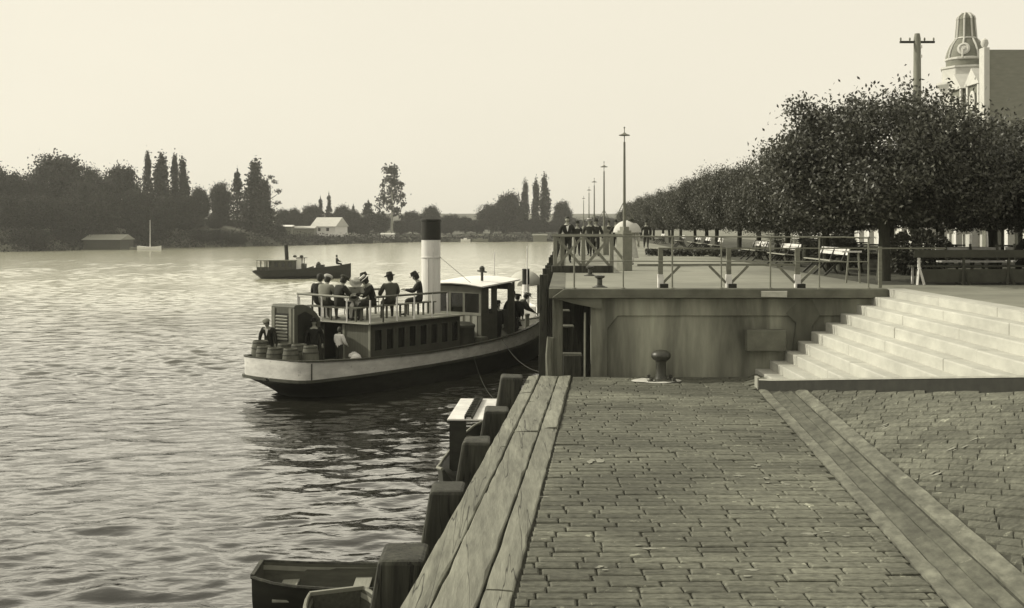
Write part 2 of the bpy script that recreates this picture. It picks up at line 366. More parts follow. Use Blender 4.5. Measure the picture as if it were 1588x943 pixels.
def lay(O, e1, e2, d0, d1, span, pitch, L_, sh=0, gap=.010, jg=.009):
    "courses of wooden blocks: rows run along e1, rows step along e2; span(d) gives the limits of a row"
    d = d0
    while d < d1:
        ph = pitch * rng.uniform(.9, 1.08); lim = span(d + ph / 2)
        if lim is None: d += ph; continue
        s0, s1 = lim; s = s0 - rng.uniform(0, L_ * .7)
        while s < s1:
            w = L_ * rng.uniform(.8, 1.22); a, c = max(s, s0) + jg, min(s + w, s1) - jg; s += w
            if c - a < .06: continue
            sm_, dm = (a + c) / 2, d + ph / 2; hz = rng.gauss(0, .003) - (.010 if rng.random() < .04 else 0); tx, ty = rng.gauss(0, .006), rng.gauss(0, .009)
            def P(ps, pd, dz):
                q = O + e1 * (ps + sh * (pd - dm)) + e2 * pd; return (q.x, q.y, ground(q.x, q.y) + dz + hz + tx * (ps - sm_) + ty * (pd - dm))
            i = .016; k_ = [rng.uniform(-.007, .007) for _ in range(8)]; ya, yb = d + .004, d + ph - gap
            C = [(a + k_[0], ya + k_[1]), (c + k_[2], ya + k_[3]), (c + k_[4], yb + k_[5]), (a + k_[6], yb + k_[7])]
            I = [(C[0][0] + i, C[0][1] + i), (C[1][0] - i, C[1][1] + i), (C[2][0] - i, C[2][1] - i), (C[3][0] + i, C[3][1] - i)]
            vs = [P(*q, 0) for q in I] + [P(*q, -.010) for q in C] + [P(*q, -.04) for q in C]
            b.add(vs, [(0, 1, 2, 3)] + [(k, 4 + k, 4 + (k + 1) % 4, (k + 1) % 4) for k in range(4)] + [(4 + k, 8 + k, 8 + (k + 1) % 4, 4 + (k + 1) % 4) for k in range(4)])
        d += ph
lay(Vector((0, 5.5)), Vector((1, 0)), Vector((0, 1)), 0, 19.07, lambda d: (copeR(5.5 + d) + .015, toeX(5.5 + d) - .03 if 5.5 + d < 22.66 else 4.8 if 5.5 + d < 22.8 else 5.2), .19, .47)
KD = Vector((.2546, -1)).normalized(); KN = Vector((-KD.y, KD.x)) * -1     # along the kerb towards us, and away from it to the left
K0 = Vector((4.83, 22.66))
GUTW = .64
RD = Vector((.37, -1)).normalized(); RN = Vector((RD.y, -RD.x))          # courses on the bank
def bank_span(d):
    q = K0 + RN * d; lo = None; last = None
    for i in range(-100, 460):
        s = i * .04; p = q + RD * s
        ok = p.x - toeX(p.y) > GUTW and p.x < kerbX(p.y) + .01 and ground(p.x, p.y) < ZP - .03 and p.y > 4.5
        if ok and lo is None: lo = s
        if ok: last = s
        elif lo is not None: break
    return (lo, last) if lo is not None and last - lo > .2 else None
lay(K0, RD, RN, -4.5, 7.5, bank_span, .135, .46, 1.0, .024, .004)
struct(b.build('wharf_paving', m_block))
# stone drain channel along the toe of the bank
b = MB()
def strip(o0, o1, dz, L0=4.5, L1=22.6, n=50):
    r = []
    for i in range(n + 1):
        y = L0 + (L1 - L0) * i / n; x0, x1 = toeX(y) + o0, toeX(y) + o1; j = rng.uniform(-.008, .008)
        if x0 > kerbX(y) - .02: break
        x1 = min(x1, kerbX(y) + .05)
        r.append([(x0, y, ground(x0, y) - .03), (x0 + j, y, ground(x0, y) + dz), (x1 + j, y, ground(x1, y) + dz), (x1, y, ground(x1, y) - .03)])
    b.loft(r)
strip(-.02, .11, .004); b.cur = 1; strip(.125, .29, -.018); strip(.30, .43, -.014); b.cur = 0; strip(.46, .62, .006)
m_gut = M('channel_stone', .115, .88, .5, 9, .6, (1, .5, 1), patch=.35, pscale=2.6, speck=.8)
struct(b.build('drain_channel', [m_gut, M('channel_bed', .085, .88, .5, 9, .6, (1, .5, 1), patch=.4, pscale=2, speck=.6)]))
b = MB()                                     # lime and paint splashes on the blocks
for (px, py, r_, e) in ((925, 716, .10, 2.6), (1172, 722, .12, .7), (1148, 738, .09, .6), (1188, 745, .07, 1.2), (1215, 752, .06, .8), (1040, 676, .05, 1), (840, 770, .06, .6), (1010, 850, .10, .5), (930, 880, .08, .6), (1290, 830, .12, .5), (1160, 890, .1, .5), (1440, 735, .1, .5), (1500, 690, .14, .4), (1380, 660, .1, .5)):
    Y = F * 3.2 / (py - HY)
    for _ in range(12):
        q = ((px - CX) * Y / F, Y); Y = F * (CAMZ - ground(*q)) / (py - HY)
    x0, y0 = (px - CX) * Y / F, Y
    for k_ in range(4):
        cx, cy = x0 + rng.gauss(0, r_ * .8), y0 + rng.gauss(0, r_ * .8); s_ = r_ * rng.uniform(.2, .6) * (1.5 if k_ == 0 else 1)
        pts = [(cx + s_ * math.cos(t_) * rng.uniform(.5, 1.2), cy + e * s_ * math.sin(t_) * rng.uniform(.5, 1.2)) for t_ in np.linspace(0, 6.28, 11)[:-1]]
        b.add([(x, y, ground(x, y) + .006 + .0015 * k_) for x, y in pts], [tuple(range(10))])
struct(b.build('lime_splashes', M('lime_splash', .22, .9, .35, 9, .2)))
# timber coping along the wharf edge
b = MB()
for row, (f0, f1) in enumerate(((0, .272), (.279, .698), (.703, 1.0))):
    y = 4.0 + row * 1.3
    while y < 24.6:
        y1 = min(y + rng.uniform(3.0, 5.6), 24.62)
        if 24.62 - y1 < 1.2: y1 = 24.62
        dz = rng.uniform(-.012, .012) + .03; rg = []; tw = rng.uniform(-.012, .012); k = 14
        for q_ in range(k + 1):
            yy = y + .012 + (y1 - y - .024) * q_ / k; e, c = wedge(yy), copeR(yy); a = e + (c - e) * f0 + .004 + abs(rng.gauss(0, .006)); z_ = e + (c - e) * f1 - .004 - abs(rng.gauss(0, .009))
            h = ZW + dz + rng.gauss(0, .003); r_ = .009 + abs(rng.gauss(0, .006)); 
            rg.append([(a, yy, ZW - .33), (a, yy, h - r_), (a + r_, yy, h + tw), ((a + z_) / 2, yy, h + .004), (z_ - r_, yy, h - tw), (z_, yy, h - r_), (z_, yy, ZW - .33)])
        b.loft(rg); b.add(rg[0], [tuple(range(7))]); b.add(rg[-1], [tuple(range(7))]); y = y1
struct(b.build('wharf_timber_coping', m_timber))

# ---------------------------------------------------------------- quay wall, steps, kerb beam
wl = thing('quay_wall', 'stained concrete quay wall between the lower wharf and the promenade', 'quay wall', (1.68, 24.75, ZW))
X0, X1 = 1.70, 8.6
b = MB(); b.box(X0, X1, 24.76, 25.15, -1.4, ZP - .2); b.build('wall_face', m_conc, wl, True)
fr = [(X0 - .02, -1.4), (X0 + .33, -1.4), (X0 + .33, 3.0), (X0 + .55, 3.28), (X1, 3.28), (X1, ZP - .2), (X0 - .02, ZP - .2)]
b = MB(); b.prism(fr, 24.71, 24.80); b.build('raised_border', m_conc, wl, True, bevel=.012)
b = MB(); b.prism([(.86, ZP - .16), (1.1, ZP + .012), (7.95, ZP + .012), (7.95, ZP - .18), (.86, ZP - .185)], 24.5, 24.92); b.build('coping', m_cap, wl, True, bevel=.015)
b = MB(); b.prism([(.9, ZP - .19), (1.9, ZP - .19), (1.9, ZP - .42), (1.3, ZP - .30)], 24.56, 24.9); b.build('corbel', m_cap, wl, True)
b = MB(); b.box(4.95, 5.78, 24.45, 24.72, 2.55, 3.0); b.build('outlet_box', M('box_concrete', .13, .85, .25, 4, .2), wl, True, bevel=.02)
b = MB(); b.box(5.26, 5.8, 24.485, 24.51, ZP - .155, ZP - .03); b.build('mortar_patch', M('fresh_mortar', .4, .9, .2, 8, .3), wl, True, jitter=.012)
b = MB(); pts = [(6.0, 2.4), (6.02, 3.1), (5.8, 3.32), (6.1, 3.62), (6.35, 3.62), (6.6, 3.3), (6.42, 3.1), (6.45, 2.8), (6.25, 2.4)]
b.prism([(x_ + rng.uniform(-.05, .05), z_ + rng.uniform(-.05, .05)) for x_, z_ in pts], 24.704, 24.72); b.build('damp_stain', M('damp_concrete', .085, .7, .3, 5, .1, (1, 1, .3)), wl, True)

SX = [7.96, 7.65, 7.33, 7.0, 6.68, 6.37, 6.08, 5.81, 5.49, 5.18]; SZ = [3.854, 3.70, 3.515, 3.33, 3.138, 2.947, 2.743, 2.54, 2.341, 2.15]
st = thing('stone_steps', 'broad flight of pale stone steps climbing from the wharf to the street', 'steps', (6.5, 18, ZW))
for i in range(10):
    b = MB(); xr = SX[i - 1] + .06 if i else SX[0] + .42; y = 24.74; off = .16
    ya, yc = max(6, kerbY(SX[i] - off)), max(6, kerbY(xr - off)); yn = (ya + yc) / 2
    while y > yn + .01:                      # long stones with tight joints
        y1 = y - rng.uniform(2.4, 4.2); dz = rng.uniform(-.005, .005); xx = SX[i] + rng.uniform(-.005, .005); zt = SZ[i] + dz if i else ZP + .008 + dz * .3
        if y1 < yn + 1.8: b.prism([(xx, y), (xx, ya), (xr, yc), (xr, y)], 1.2, zt, 'z'); break
        b.box(xx, xr, y1 + .006, y, 1.2, zt); y = y1
    b.build('step', m_step, st, True, bevel=.02)
kb = thing('kerb_beam', 'dark timber beam along the foot of the pale steps', 'kerb', (5.2, 22, ZW))  # shade on its face, sun on top and end are put into the colours
def kerbpath(dx0, dx1, z0, z1):
    r = []
    for i in range(31):
        Y = 22.72 - i * .46; x = 4.83 + (22.72 - Y) * .2546; z = ground(x, min(Y, 22.66))
        r.append([(x + dx0, Y, z + z0), (x + dx0, Y, z + z1), (x + dx1, Y + .05, z + z1), (x + dx1, Y + .05, z + z0)])
    return r
b = MB(); r = kerbpath(0, .24, -.3, .17); b.loft(r, True); b.add(r[0], [(0, 1, 2, 3)]); b.build('beam', m_dark, kb, True)
b = MB(); r = kerbpath(-.012, .26, .173, .2); b.loft(r, True); b.add(r[0], [(0, 1, 2, 3)]); b.build('lit_top_plank', M('pale_plank', .36, .8, .2, 4, .2, (5, .5, 1)), kb, True)
b = MB(); b.box(4.80, 4.86, 22.70, 22.98, ZW, ZW + .24); b.build('end_plank', M('pale_end', .3, .8, .2, 6, .2), kb, True, bevel=.008)
# ---------------------------------------------------------------- wharf fender piles
GP = 'squared fender piles along the wharf edge'
lab = ['thick squared timber pile nearest the camera, beside the dinghy', 'squared timber pile second from the camera along the wharf coping', 'squared timber pile third from the camera along the wharf coping',
       'squared timber pile in front of the white launch canopy', 'squared timber pile at the far end of the wharf coping', 'squared timber pile just outside the bottom of the picture']
for i, (Y, w, d, dz) in enumerate(((11.1, .47, .62, 0), (13.96, .42, .6, .0), (17.1, .42, .6, 0), (20.06, .42, .6, .0), (23.45, .45, .6, .13))):
    xr = wedge(Y) - .01; b = MB(); zt = ZW + dz + .01
    b.box(xr - w, xr, Y, Y + d, -1.5, zt); b.v = [(x - .17 * (zt - z), y, z) for x, y, z in b.v]; o_ = b.build('fender_pile', m_pile, jitter=.012, bevel=.045); tag(o_, lab[i], 'pile', GP)
# promenade edge piles
GQ = 'slender piles along the promenade edge'
b = MB(); b.box(-.09, .09, -.09, .09, -5.6, 0); p0 = b.build('mooring_pile', m_pile, bevel=.012, jitter=.008)
for i in range(16):
    Y = 25.2 + i * 3.25 + rng.uniform(-.2, .2) * (i > 0); o_ = p0 if i == 0 else p0.copy()
    if i: COL.objects.link(o_)
    o_.location = (edge(Y) - .14, Y, 4.14 + rng.uniform(-.08, .12) * (i > 0)); o_.rotation_euler = (rng.uniform(-.012, .012), rng.uniform(-.012, .012), rng.uniform(-.1, .1))
    tag(o_, 'slender dark pile at the promenade edge beside the corner of the quay wall' if i == 0 else (ORD[i] + ' slender pile from the quay wall corner along the promenade edge'), 'pile', GQ)
b = MB(); b.box(-.11, .11, -.11, .11, -3.2, 1.62); o_ = b.build('deck_post', m_pileg, bevel=.015, jitter=.012); o_.location = (.985, 25.15, 2.03); tag(o_, 'pale square post under the overhanging corner of the promenade', 'post')
b = MB(); b.tube([(0, 0, -3.5), (.02, 0, -1.2), (-.01, 0, -.4), (.02, .01, 0)], [.09, .09, .085, .07], 9); o_ = b.build('broken_pile', m_pileg, jitter=.02); o_.location = (.80, 24.95, 2.8); tag(o_, 'short ragged pile stump at the far end of the wharf', 'pile')
ls = thing('landing_stair', 'dark timber landing stair in the recess under the promenade corner', 'landing stair', (1.3, 26, ZW - .6))
for i, (x0, x1, yy, zt) in enumerate(((1.12, 1.5, 25.0, 2.42), (1.08, 1.36, 25.6, 2.98), (1.07, 1.3, 26.2, 3.28))):
    b = MB(); b.box(x0, x1, yy, yy + .5, .3, zt - .03); t_ = b.build('tread_block', m_pile, ls, True, bevel=.01)
    b = MB(); b.box(x0 - .01, x1 + .01, yy - .01, yy + .5, zt - .028, zt); b.build('tread_board', m_pileg, ls, True)
b = MB(); b.tube([(1.545, 24.66, ZW - .5), (1.55, 24.66, 3.35)], .022, 8); o_ = b.build('drain_pipe', m_trim); tag(o_, 'thin white pipe standing against the left edge of the quay wall', 'pipe')

# bollards
bo = thing('iron_bollard', 'large mushroom headed iron bollard at the far end of the block paving', 'bollard', (3.08, 24.0, ZW))
prof = [(.20, 0), (.2, .03), (.13, .05), (.11, .12), (.105, .38), (.12, .42), (.17, .45), (.205, .50), (.205, .55), (.17, .60), (.10, .635), (.03, .645)]
b = MB(); b.lathe(prof, 24); b.build('post', m_iron, bo, smooth=True)
b = MB(); b.box(-.3, .3, -.3, .3, -.02, .03); b.build('foot_plate', m_iron, bo, bevel=.01)
for a in range(4):
    b = MB(); x, y = .23 * (1 if a % 2 else -1), .23 * (1 if a // 2 else -1); b.lathe([(.04, .03), (.04, .09), (.015, .10)], 6, (x, y, 0)); b.build('bolt', m_iron, bo)
b = MB(); b.lathe([(.52, .012), (.45, .022), (.1, .026)], 14, (2.98, 23.98, ZW), 1, .7); o_ = b.build('bollard_base_concrete', M('pale_splash', .48, .9, .2, 6, .2), jitter=.012); struct(o_)
bp = on(930, 446, ZP)
for i, (px, py) in enumerate(((930, 446), (915, 428))):
    q = on(px, py, ZP); t = thing('mooring_bollard', ('small mushroom bollard on the promenade just behind the pipe railing', 'small mushroom bollard in front of the cross braced fence')[i], 'bollard', (q.x, q.y, ZP), 0, 'small bollards on the promenade')
    b = MB(); b.lathe([(.13, .004), (.12, .03), (.06, .06), (.055, .19), (.11, .22), (.11, .26), (.04, .275)], 16); b.build('post', m_iron, t, smooth=True)
    b = MB(); b.box(-.16, .16, -.12, .12, .0045, .02); b.build('foot_plate', m_iron, t)

# ---------------------------------------------------------------- railings
rl = thing('pipe_railing', 'thin pipe railing along the top of the quay wall', 'railing', (4.5, 24.62, ZP))
RX = [1.32 + i * 1.04 for i in range(7)]
for i, x in enumerate(RX):
    b = MB(); b.tube([(x, 24.62, ZP + .01), (x, 24.62, ZP + 1.115)], .016 if i % 2 else .019, 8); b.build('post', m_pipe, rl, True, smooth=True)
b = MB(); b.tube([(.86, 24.62, ZP + 1.125)] + [(x + .5, 24.62, ZP + 1.125 - .004 * i) for i, x in enumerate(RX[:-1])] + [(RX[-1], 24.62, ZP + 1.09)], .016, 8); b.build('top_rail', m_pipe, rl, True, smooth=True)
b = MB(); b.tube([(1.3, 24.62, ZP + .6), (RX[-1], 24.62, ZP + .585)], .012, 8); b.build('mid_rail', m_pipe, rl, True, smooth=True)
for i in (0, 1, 2, 3, 4, 5, 6):
    b = MB(); b.lathe([(.05, .012), (.05, .03), (.025, .04)], 10, (RX[i], 24.62, ZP)); b.build('flange', m_pipe, rl, True)
tb = thing('timber_barrier', 'braced timber barrier standing behind the pipe railing', 'barrier', (4.6, 25.0, ZP))
m_bar = M('barrier_timber', .16, .8, .3, 5, .3, (1, 1, 4))
TX = [3.2, 4.67, 6.15]
for x in TX:
    b = MB(); b.box(x - .05, x + .05, 24.97, 25.06, ZP + .15, ZP + .88); b.build('post', m_bar, tb, True, bevel=.008)
    b = MB(); b.box(x - .062, x + .062, 24.955, 25.075, ZP + .01, ZP + .3); b.build('white_foot', m_whitew, tb, True, bevel=.01)
    b = MB(); b.box(x - .02, x + .16, 24.93, 25.1, ZP + .006, ZP + .1); b.build('foot_block', m_dark, tb, True, bevel=.01)
    for s in (-1, 1):
        if x == TX[0] and s < 0: continue
        b = MB(); b.bar((x + s * .06, 25.02, ZP + .12), (x + s * .42, 25.02, ZP + .485), .04, .05); b.build('brace', m_bar, tb, True)
b = MB(); b.bar((2.7, 25.03, ZP + .50), (6.2, 25.03, ZP + .51), .05, .045); b.build('lower_rail', m_bar, tb, True)
b = MB(); b.bar((3.2, 25.03, ZP + .862), (9.35, 25.03, ZP + .862), .035, .03); b.build('top_rail', m_bar, tb, True)
b = MB(); b.box(7.9, 7.97, 25.0, 25.06, ZP + .01, ZP + .9); b.build('post', m_bar, tb, True)
# white trestle end by the railing
t = thing('white_trestle', 'white painted A shaped trestle standing by the end of the pipe railing', 'trestle', (7.95, 27.2, ZP))
b = MB(); b.bar((-.12, 0, 0), (-.06, 0, .72), .035); b.build('leg', m_trim, t)
b = MB(); b.bar((.2, 0, 0), (.17, 0, .72), .035); b.build('leg', m_trim, t)
b = MB(); b.bar((-.22, 0, .74), (.24, 0, .74), .05, .04); b.build('top_bar', m_whitew, t)
b = MB(); b.bar((-.1, 0, .35), (.18, 0, .33), .03); b.build('cross_bar', m_trim, t)

# cross braced fence across the promenade end
fc = thing('lattice_fence', 'weathered timber fence with X shaped braces across the promenade', 'fence', (2.0, 33.3, ZP))
m_fen = M('fence_timber', .2, .8, .3, 5, .3, (4, 4, 1))
FX = [1.24, 2.05, 2.86]
for i, x in enumerate((1.24, 2.05, 2.86)):
    b = MB(); b.box(x - .055, x + .055, 33.27, 33.38, ZP, ZP + 1.06); b.build('post', m_fen, fc, True, bevel=.008)
b = MB(); b.box(1.15, 3.15, 33.25, 33.40, ZP + 1.062, ZP + 1.11); b.build('top_rail', m_fen, fc, True, bevel=.008)
for i in range(2):
    x0, x1 = FX[i] + .06, FX[i + 1] - .06
    b = MB(); b.bar((x0, 33.29, ZP + .2), (x1, 33.29, ZP + 1.0), .03, .075); b.build('brace', m_fen, fc, True)
    b = MB(); b.bar((x0, 33.35, ZP + 1.0), (x1, 33.35, ZP + .2), .03, .075); b.build('brace', m_fen, fc, True)
b = MB(); b.bar((2.9, 33.3, ZP + .75), (3.3, 33.3, ZP + .25), .03, .075); b.build('brace', m_fen, fc, True)
b = MB(); b.box(1.14, 2.88, 33.18, 33.5, ZP + .006, ZP + .2); b.build('base_beam', m_pile, fc, True, bevel=.015)
# a second fence panel row farther along the edge
f2 = thing('edge_fence', 'timber post and rail fence running along the river edge of the promenade', 'fence', (edge(50), 50, ZP))
for i in range(9):
    Y = 33.4 + i * 4.2; b = MB(); b.box(edge(Y) + .18, edge(Y) + .29, Y, Y + .11, ZP, ZP + 1.08); b.build('post', m_fen, f2, True)
    if i < 8:
        for (z0, z1) in ((1.06, 1.06), (.2, .95), (.95, .2)):
            b = MB(); Y2 = Y + 4.2; b.bar((edge(Y) + .235, Y + .1, ZP + z0), (edge(Y2) + .235, Y2, ZP + z1), .04, .08); b.build('rail', m_fen, f2, True)

# ---------------------------------------------------------------- lamp posts on pillars
lp = thing('lamp_post', 'tall slender lamp post on a square pillar beside the cross braced fence', 'lamp post', (3.36, 34.7, ZP), R(32), 'lamp posts along the promenade')
m_pil = M('pillar_stone', .23, .85, .2, 5, .2)
b = MB(); b.box(-.17, .17, -.17, .17, .0, 1.08); b.build('pillar', m_pil, lp, bevel=.015)
b = MB(); b.box(-.2, .2, -.2, .2, 1.08, 1.15); b.box(-.15, .15, -.15, .15, 1.15, 1.21); b.box(-.1, .1, -.1, .1, 1.21, 1.32); b.build('pillar_cap', m_pil, lp, bevel=.01)
b = MB(); b.tube([(0, 0, 1.3), (0, 0, 2.4), (0, 0, 3.85)], [.05, .042, .032], 10); b.build('pole', m_pipe, lp, smooth=True)
b = MB(); b.tube([(0, 0, 3.85), (0, 0, 4.05)], .014, 6); b.build('lamp_stem', m_pipe, lp)
hd = MB(); hd.lathe([(.16, 4.04), (.17, 4.06), (.06, 4.10), (.03, 4.13)], 18); hd = hd.build('lamp_shade', m_pipe, lp, smooth=True)
b = MB(); b.tube([(0, 0, 4.13), (0, 0, 4.26)], .012, 6); b.lathe([(.01, 4.25), (.03, 4.28), (.01, 4.31)], 8); b.build('finial', m_pipe, lp)
for s in (-1, 1):
    b = MB(); b.tube([(s * .35, 0, 1.55), (s * .03, 0, 2.05)], .014, 6); b.build('stay', m_pipe, lp)
for i, Y in enumerate((53.4, 72, 88.6, 116)):
    dup(lp, (3.36 + .0467 * (Y - 34.7), Y, ZP), R(32), None, ORD[i + 1] + ' slender lamp post on a pillar counting away from the cross braced fence')

# ---------------------------------------------------------------- benches
def bench():
    t = thing('park_bench', 'white slatted park bench nearest the railing, facing the river', 'bench', (8.75, 32.4, ZP), 0, 'white slatted benches along the promenade')
    for z, x in ((.70, .30), (.60, .27)):
        b = MB(); b.box(x, x + .03, -1.4, 1.4, z - .045, z + .045, (0, R(12), 0)); b.build('back_slat', m_whitew, t)
    for k in range(4):
        b = MB(); b.box(-.22 + k * .115, -.12 + k * .115, -1.4, 1.4, .4 - .012 * k, .43 - .012 * k); b.build('seat_slat', M('seat_timber', .28, .8, .2, 5, .2, (4, .6, 4)), t)
    for y in (-1.15, 0, 1.15):
        b = MB(); b.bar((-.3, y, 0), (.1, y, .38), .05); b.bar((.38, y, 0), (.16, y, .38), .05); b.bar((.16, y, .36), (.33, y, .76), .045); b.bar((-.24, y, .38), (.24, y, .35), .05)
        b.build('iron_support', m_iron, t)
    return t
be = bench(); be.location = (8.72, 32.45, ZP)
BP = [(9.05, 38.9), (9.4, 45.2), (9.85, 56.5), (10.1, 61.5), (10.3, 66), (10.5, 73), (10.9, 86)]
for i, (x, y) in enumerate(BP):
    dup(be, (x, y, ZP), R(-2.7) + rng.uniform(-.05, .05), None, ORD[i + 1] + ' white slatted bench in the promenade row counting from the railing')
m_dkb = M('dark_bench_timber', .05, .8, .3, 5, .3)
def bigbench(name, lab, x0, x1, Y, mat, legm, low):
    t = thing(name, lab, 'bench', (x0, Y, ZP))
    L_ = x1 - x0
    b = MB(); b.box(0, L_, .0, .05, .62, .8); b.build('back_board', mat, t, bevel=.008)
    b = MB(); b.box(0, L_, .1, .5, .4, .44); b.build('seat_board', mat, t, bevel=.008)
    if low: b = MB(); b.box(.05, L_, .02, .05, .06, .36); b.build('skirt_board', mat, t)
    k = int(L_ / 1.3) + 1
    for i in range(k + 1):
        x = .12 + (L_ - .24) * i / k
        b = MB(); b.bar((x - .07, -.05, 0), (x, .05, .42), .045); b.bar((x + .1, -.02, 0), (x + .01, .05, .42), .045); b.bar((x, .05, .4), (x, .03, .8), .05); b.build('leg', legm if i == 0 else mat, t)
        b = MB(); b.bar((x, .48, 0), (x, .45, .42), .045); b.build('leg', legm if i == 0 else mat, t)
    return t
bigbench('long_bench', 'long dark bench seen from behind near the top of the steps', 9.15, 14.5, 26.4, m_dkb, m_whitew, True)
def tip_bench(x, Y, lab):
    t = thing('slatted_seat', lab, 'bench', (x, Y, ZP), 0, 'pale slatted seats under the trees')
    b = MB(); b.box(0, 1.7, 0, .04, .62, .78); b.build('back_board', m_whitew, t)
    b = MB(); b.box(0, 1.7, -.45, -.02, .40, .44); b.build('seat_board', m_whitew, t)
    for xx in (.15, .8, 1.5):
        b = MB(); b.bar((xx, -.4, 0), (xx + .12, .05, .86), .06); b.build('leg', m_dkb, t); b = MB(); b.bar((xx + .2, .1, 0), (xx, -.3, .42), .05); b.build('leg', m_dkb, t)
tip_bench(11.1, 30.4, 'left pale slatted seat behind the long dark bench'); tip_bench(13.0, 30.6, 'right pale slatted seat behind the long dark bench')
def table(x, Y, rz, lab):
    t = thing('picnic_table', lab, 'table', (x, Y, ZP), rz, 'dark tables and seats under the trees'); L_ = 1.9
    b = MB(); b.box(-L_ / 2, L_ / 2, -.38, .38, .70, .74); b.build('table_top', m_dkb, t, bevel=.008)
    for s in (-1, 1):
        b = MB(); b.box(-L_ / 2, L_ / 2, s * .68 - .13, s * .68 + .13, .41, .45); b.build('seat', m_dkb, t, bevel=.008)
        b = MB(); b.bar((s * .7, -.66, .38), (s * .7, .66, .38), .05, .09); b.build('seat_bearer', m_dkb, t)
        for q in (-1, 1): b = MB(); b.bar((s * .7, q * .62, 0), (s * .7, q * .22, .70), .07, .05); b.build('leg', m_dkb, t)
for i, (x, Y, rz) in enumerate(((10.6, 34.0, .2), (12.6, 33.2, -.1), (14.8, 33.0, .1), (11.4, 38.2, .5), (13.6, 37.6, 0), (16.2, 36.5, .2), (12.2, 43.0, .3))):
    table(x, Y, rz, 'dark picnic table with fixed seats in the shade under the trees')
# low clipped hedge
def leafball(n, ell, size, seed, shell=.55):
    r = np.random.default_rng(seed); d = r.normal(size=(n, 3)); d /= np.linalg.norm(d, axis=1)[:, None]
    rad = (shell + (1 - shell) * r.random(n)) ** .7; return d * rad[:, None] * np.array(ell)
def leaves(C, size, seed, droop=.3, asp=.55, jit=.4):
    "one small four-cornered leaf per centre"
    r = np.random.default_rng(seed); n = len(C)
    a = r.normal(size=(n, 3)); a[:, 2] -= droop; a /= np.linalg.norm(a, axis=1)[:, None]
    b_ = np.cross(a, r.normal(size=(n, 3))); b_ /= np.linalg.norm(b_, axis=1)[:, None]
    s = size * (1 + jit * (r.random(n) - .5))[:, None]; nrm = np.cross(a, b_)
    V = np.stack([C - a * s * .5, C + b_ * s * asp * .5 + nrm * s * .08, C + a * s * .5, C - b_ * s * asp * .5 + nrm * s * .08], 1).reshape(-1, 3)
    return V, np.arange(4 * n).reshape(n, 4)
r = np.random.default_rng(5); n_ = 5200; u = r.random(n_)
hx = np.interp(u, [0, .55, 1], [6.0, 9.2, 11.8]); hy = np.interp(u, [0, .55, 1], [51.9, 50.6, 46.9])
C = np.stack([hx, hy + r.normal(0, .18, n_), ZP + .02 + .27 * r.random(n_) ** .6], 1)
V, Q = leaves(C, .13, 6); hd_ = fast_mesh('low_hedge', V, Q, m_leaf); tag(hd_, 'low clipped hedge along the edge of the lawn by the benches', 'hedge')

# ---------------------------------------------------------------- promenade trees
def crown_pts(seed, rx=2.75, up=1.85, dn=1.1, nclump=330, per=215):
    r = np.random.default_rng(seed); out = []; cl = []
    while len(cl) < nclump:
        d = r.normal(size=3); d /= np.linalg.norm(d); k = (.35 + .65 * r.random()) ** .5
        q = d * k * np.array([rx, rx, up if d[2] > 0 else dn]) * (1 + .10 * math.sin(5 * math.atan2(d[1], d[0]) + seed) + .07 * r.normal())
        cl.append(q)
    for q in cl:
        e = np.array([.42, .42, .36]) * (.7 + .6 * r.random()); m_ = r.normal(size=(per, 3)) * e * .62; out.append(q + m_)
    for i in range(26):                      # long shoots at the top of the crown
        a = r.random() * 6.28; k = rx * .85 * math.sqrt(r.random()); z = up * math.sqrt(max(0, 1 - (k / rx) ** 2)) * .84
        t = r.random(34); dirv = np.array([math.cos(a) * k * .08, math.sin(a) * k * .08, .3 * (.4 + r.random())])
        out.append(np.array([math.cos(a) * k, math.sin(a) * k, z]) + t[:, None] * dirv + r.normal(size=(34, 3)) * .06)
    return np.concatenate(out), cl
def prom_tree(seed):
    t = thing('promenade_tree', 'x', 'tree', (0, 0, 0), 0, 'round headed trees lining the promenade')
    b = MB(); rr_ = random.Random(seed)
    b.tube([(0, 0, -.1), (.02, 0, .5), (.05, .02, 1.1), (.02, .04, 1.7)], [.19, .15, .135, .15], 10)
    P, cl = crown_pts(seed)
    for i in range(9):
        a = i * .7 + rr_.uniform(-.2, .2); l = rr_.uniform(1.2, 2.1); z = rr_.uniform(2.3, 3.4)
        b.tube([(.02, .04, 1.55), (math.cos(a) * .4, math.sin(a) * .4, 1.95), (math.cos(a) * l * .8, math.sin(a) * l * .8, z), (math.cos(a) * l, math.sin(a) * l, z + .5)], [.1, .075, .045, .02], 7)
    b.build('trunk', m_bark, t, smooth=True)
    P[:, 2] += 2.72
    fl = 1.42 + .22 * np.sin(2.3 * P[:, 0] + seed) * np.sin(1.9 * P[:, 1]); lo = P[:, 2] < fl; P[lo, 2] = fl[lo] + np.random.default_rng(1).random(lo.sum()) * .5
    V, Q = leaves(P, .108, seed + 1, .55, .5); fast_mesh('crown', V, Q, m_leaf, parent=t)
    return t
T = [prom_tree(31), prom_tree(47)]
k = 0
for i in range(18):
    Y = 28.3 + 6.25 * i; X = 9.05 + .05 * (Y - 28.3); s = .97 if i == 0 else rng.uniform(.77, .86)
    tr = T[i] if i < 2 else copy_tree(T[i % 2]); tr.location = (X + (rng.uniform(-.2, .2) if i else 0), Y, ZP); tr.rotation_euler = (0, 0, rng.uniform(0, 6.28)); tr.scale = (s * (1.03 if i == 0 else .89), s * (1.03 if i == 0 else .89), s)
    tr['label'] = ('round headed dark tree nearest the steps, its trunk by the barrier end' if i == 0 else ORD[i] + ' round headed tree in the promenade row counting from the steps')
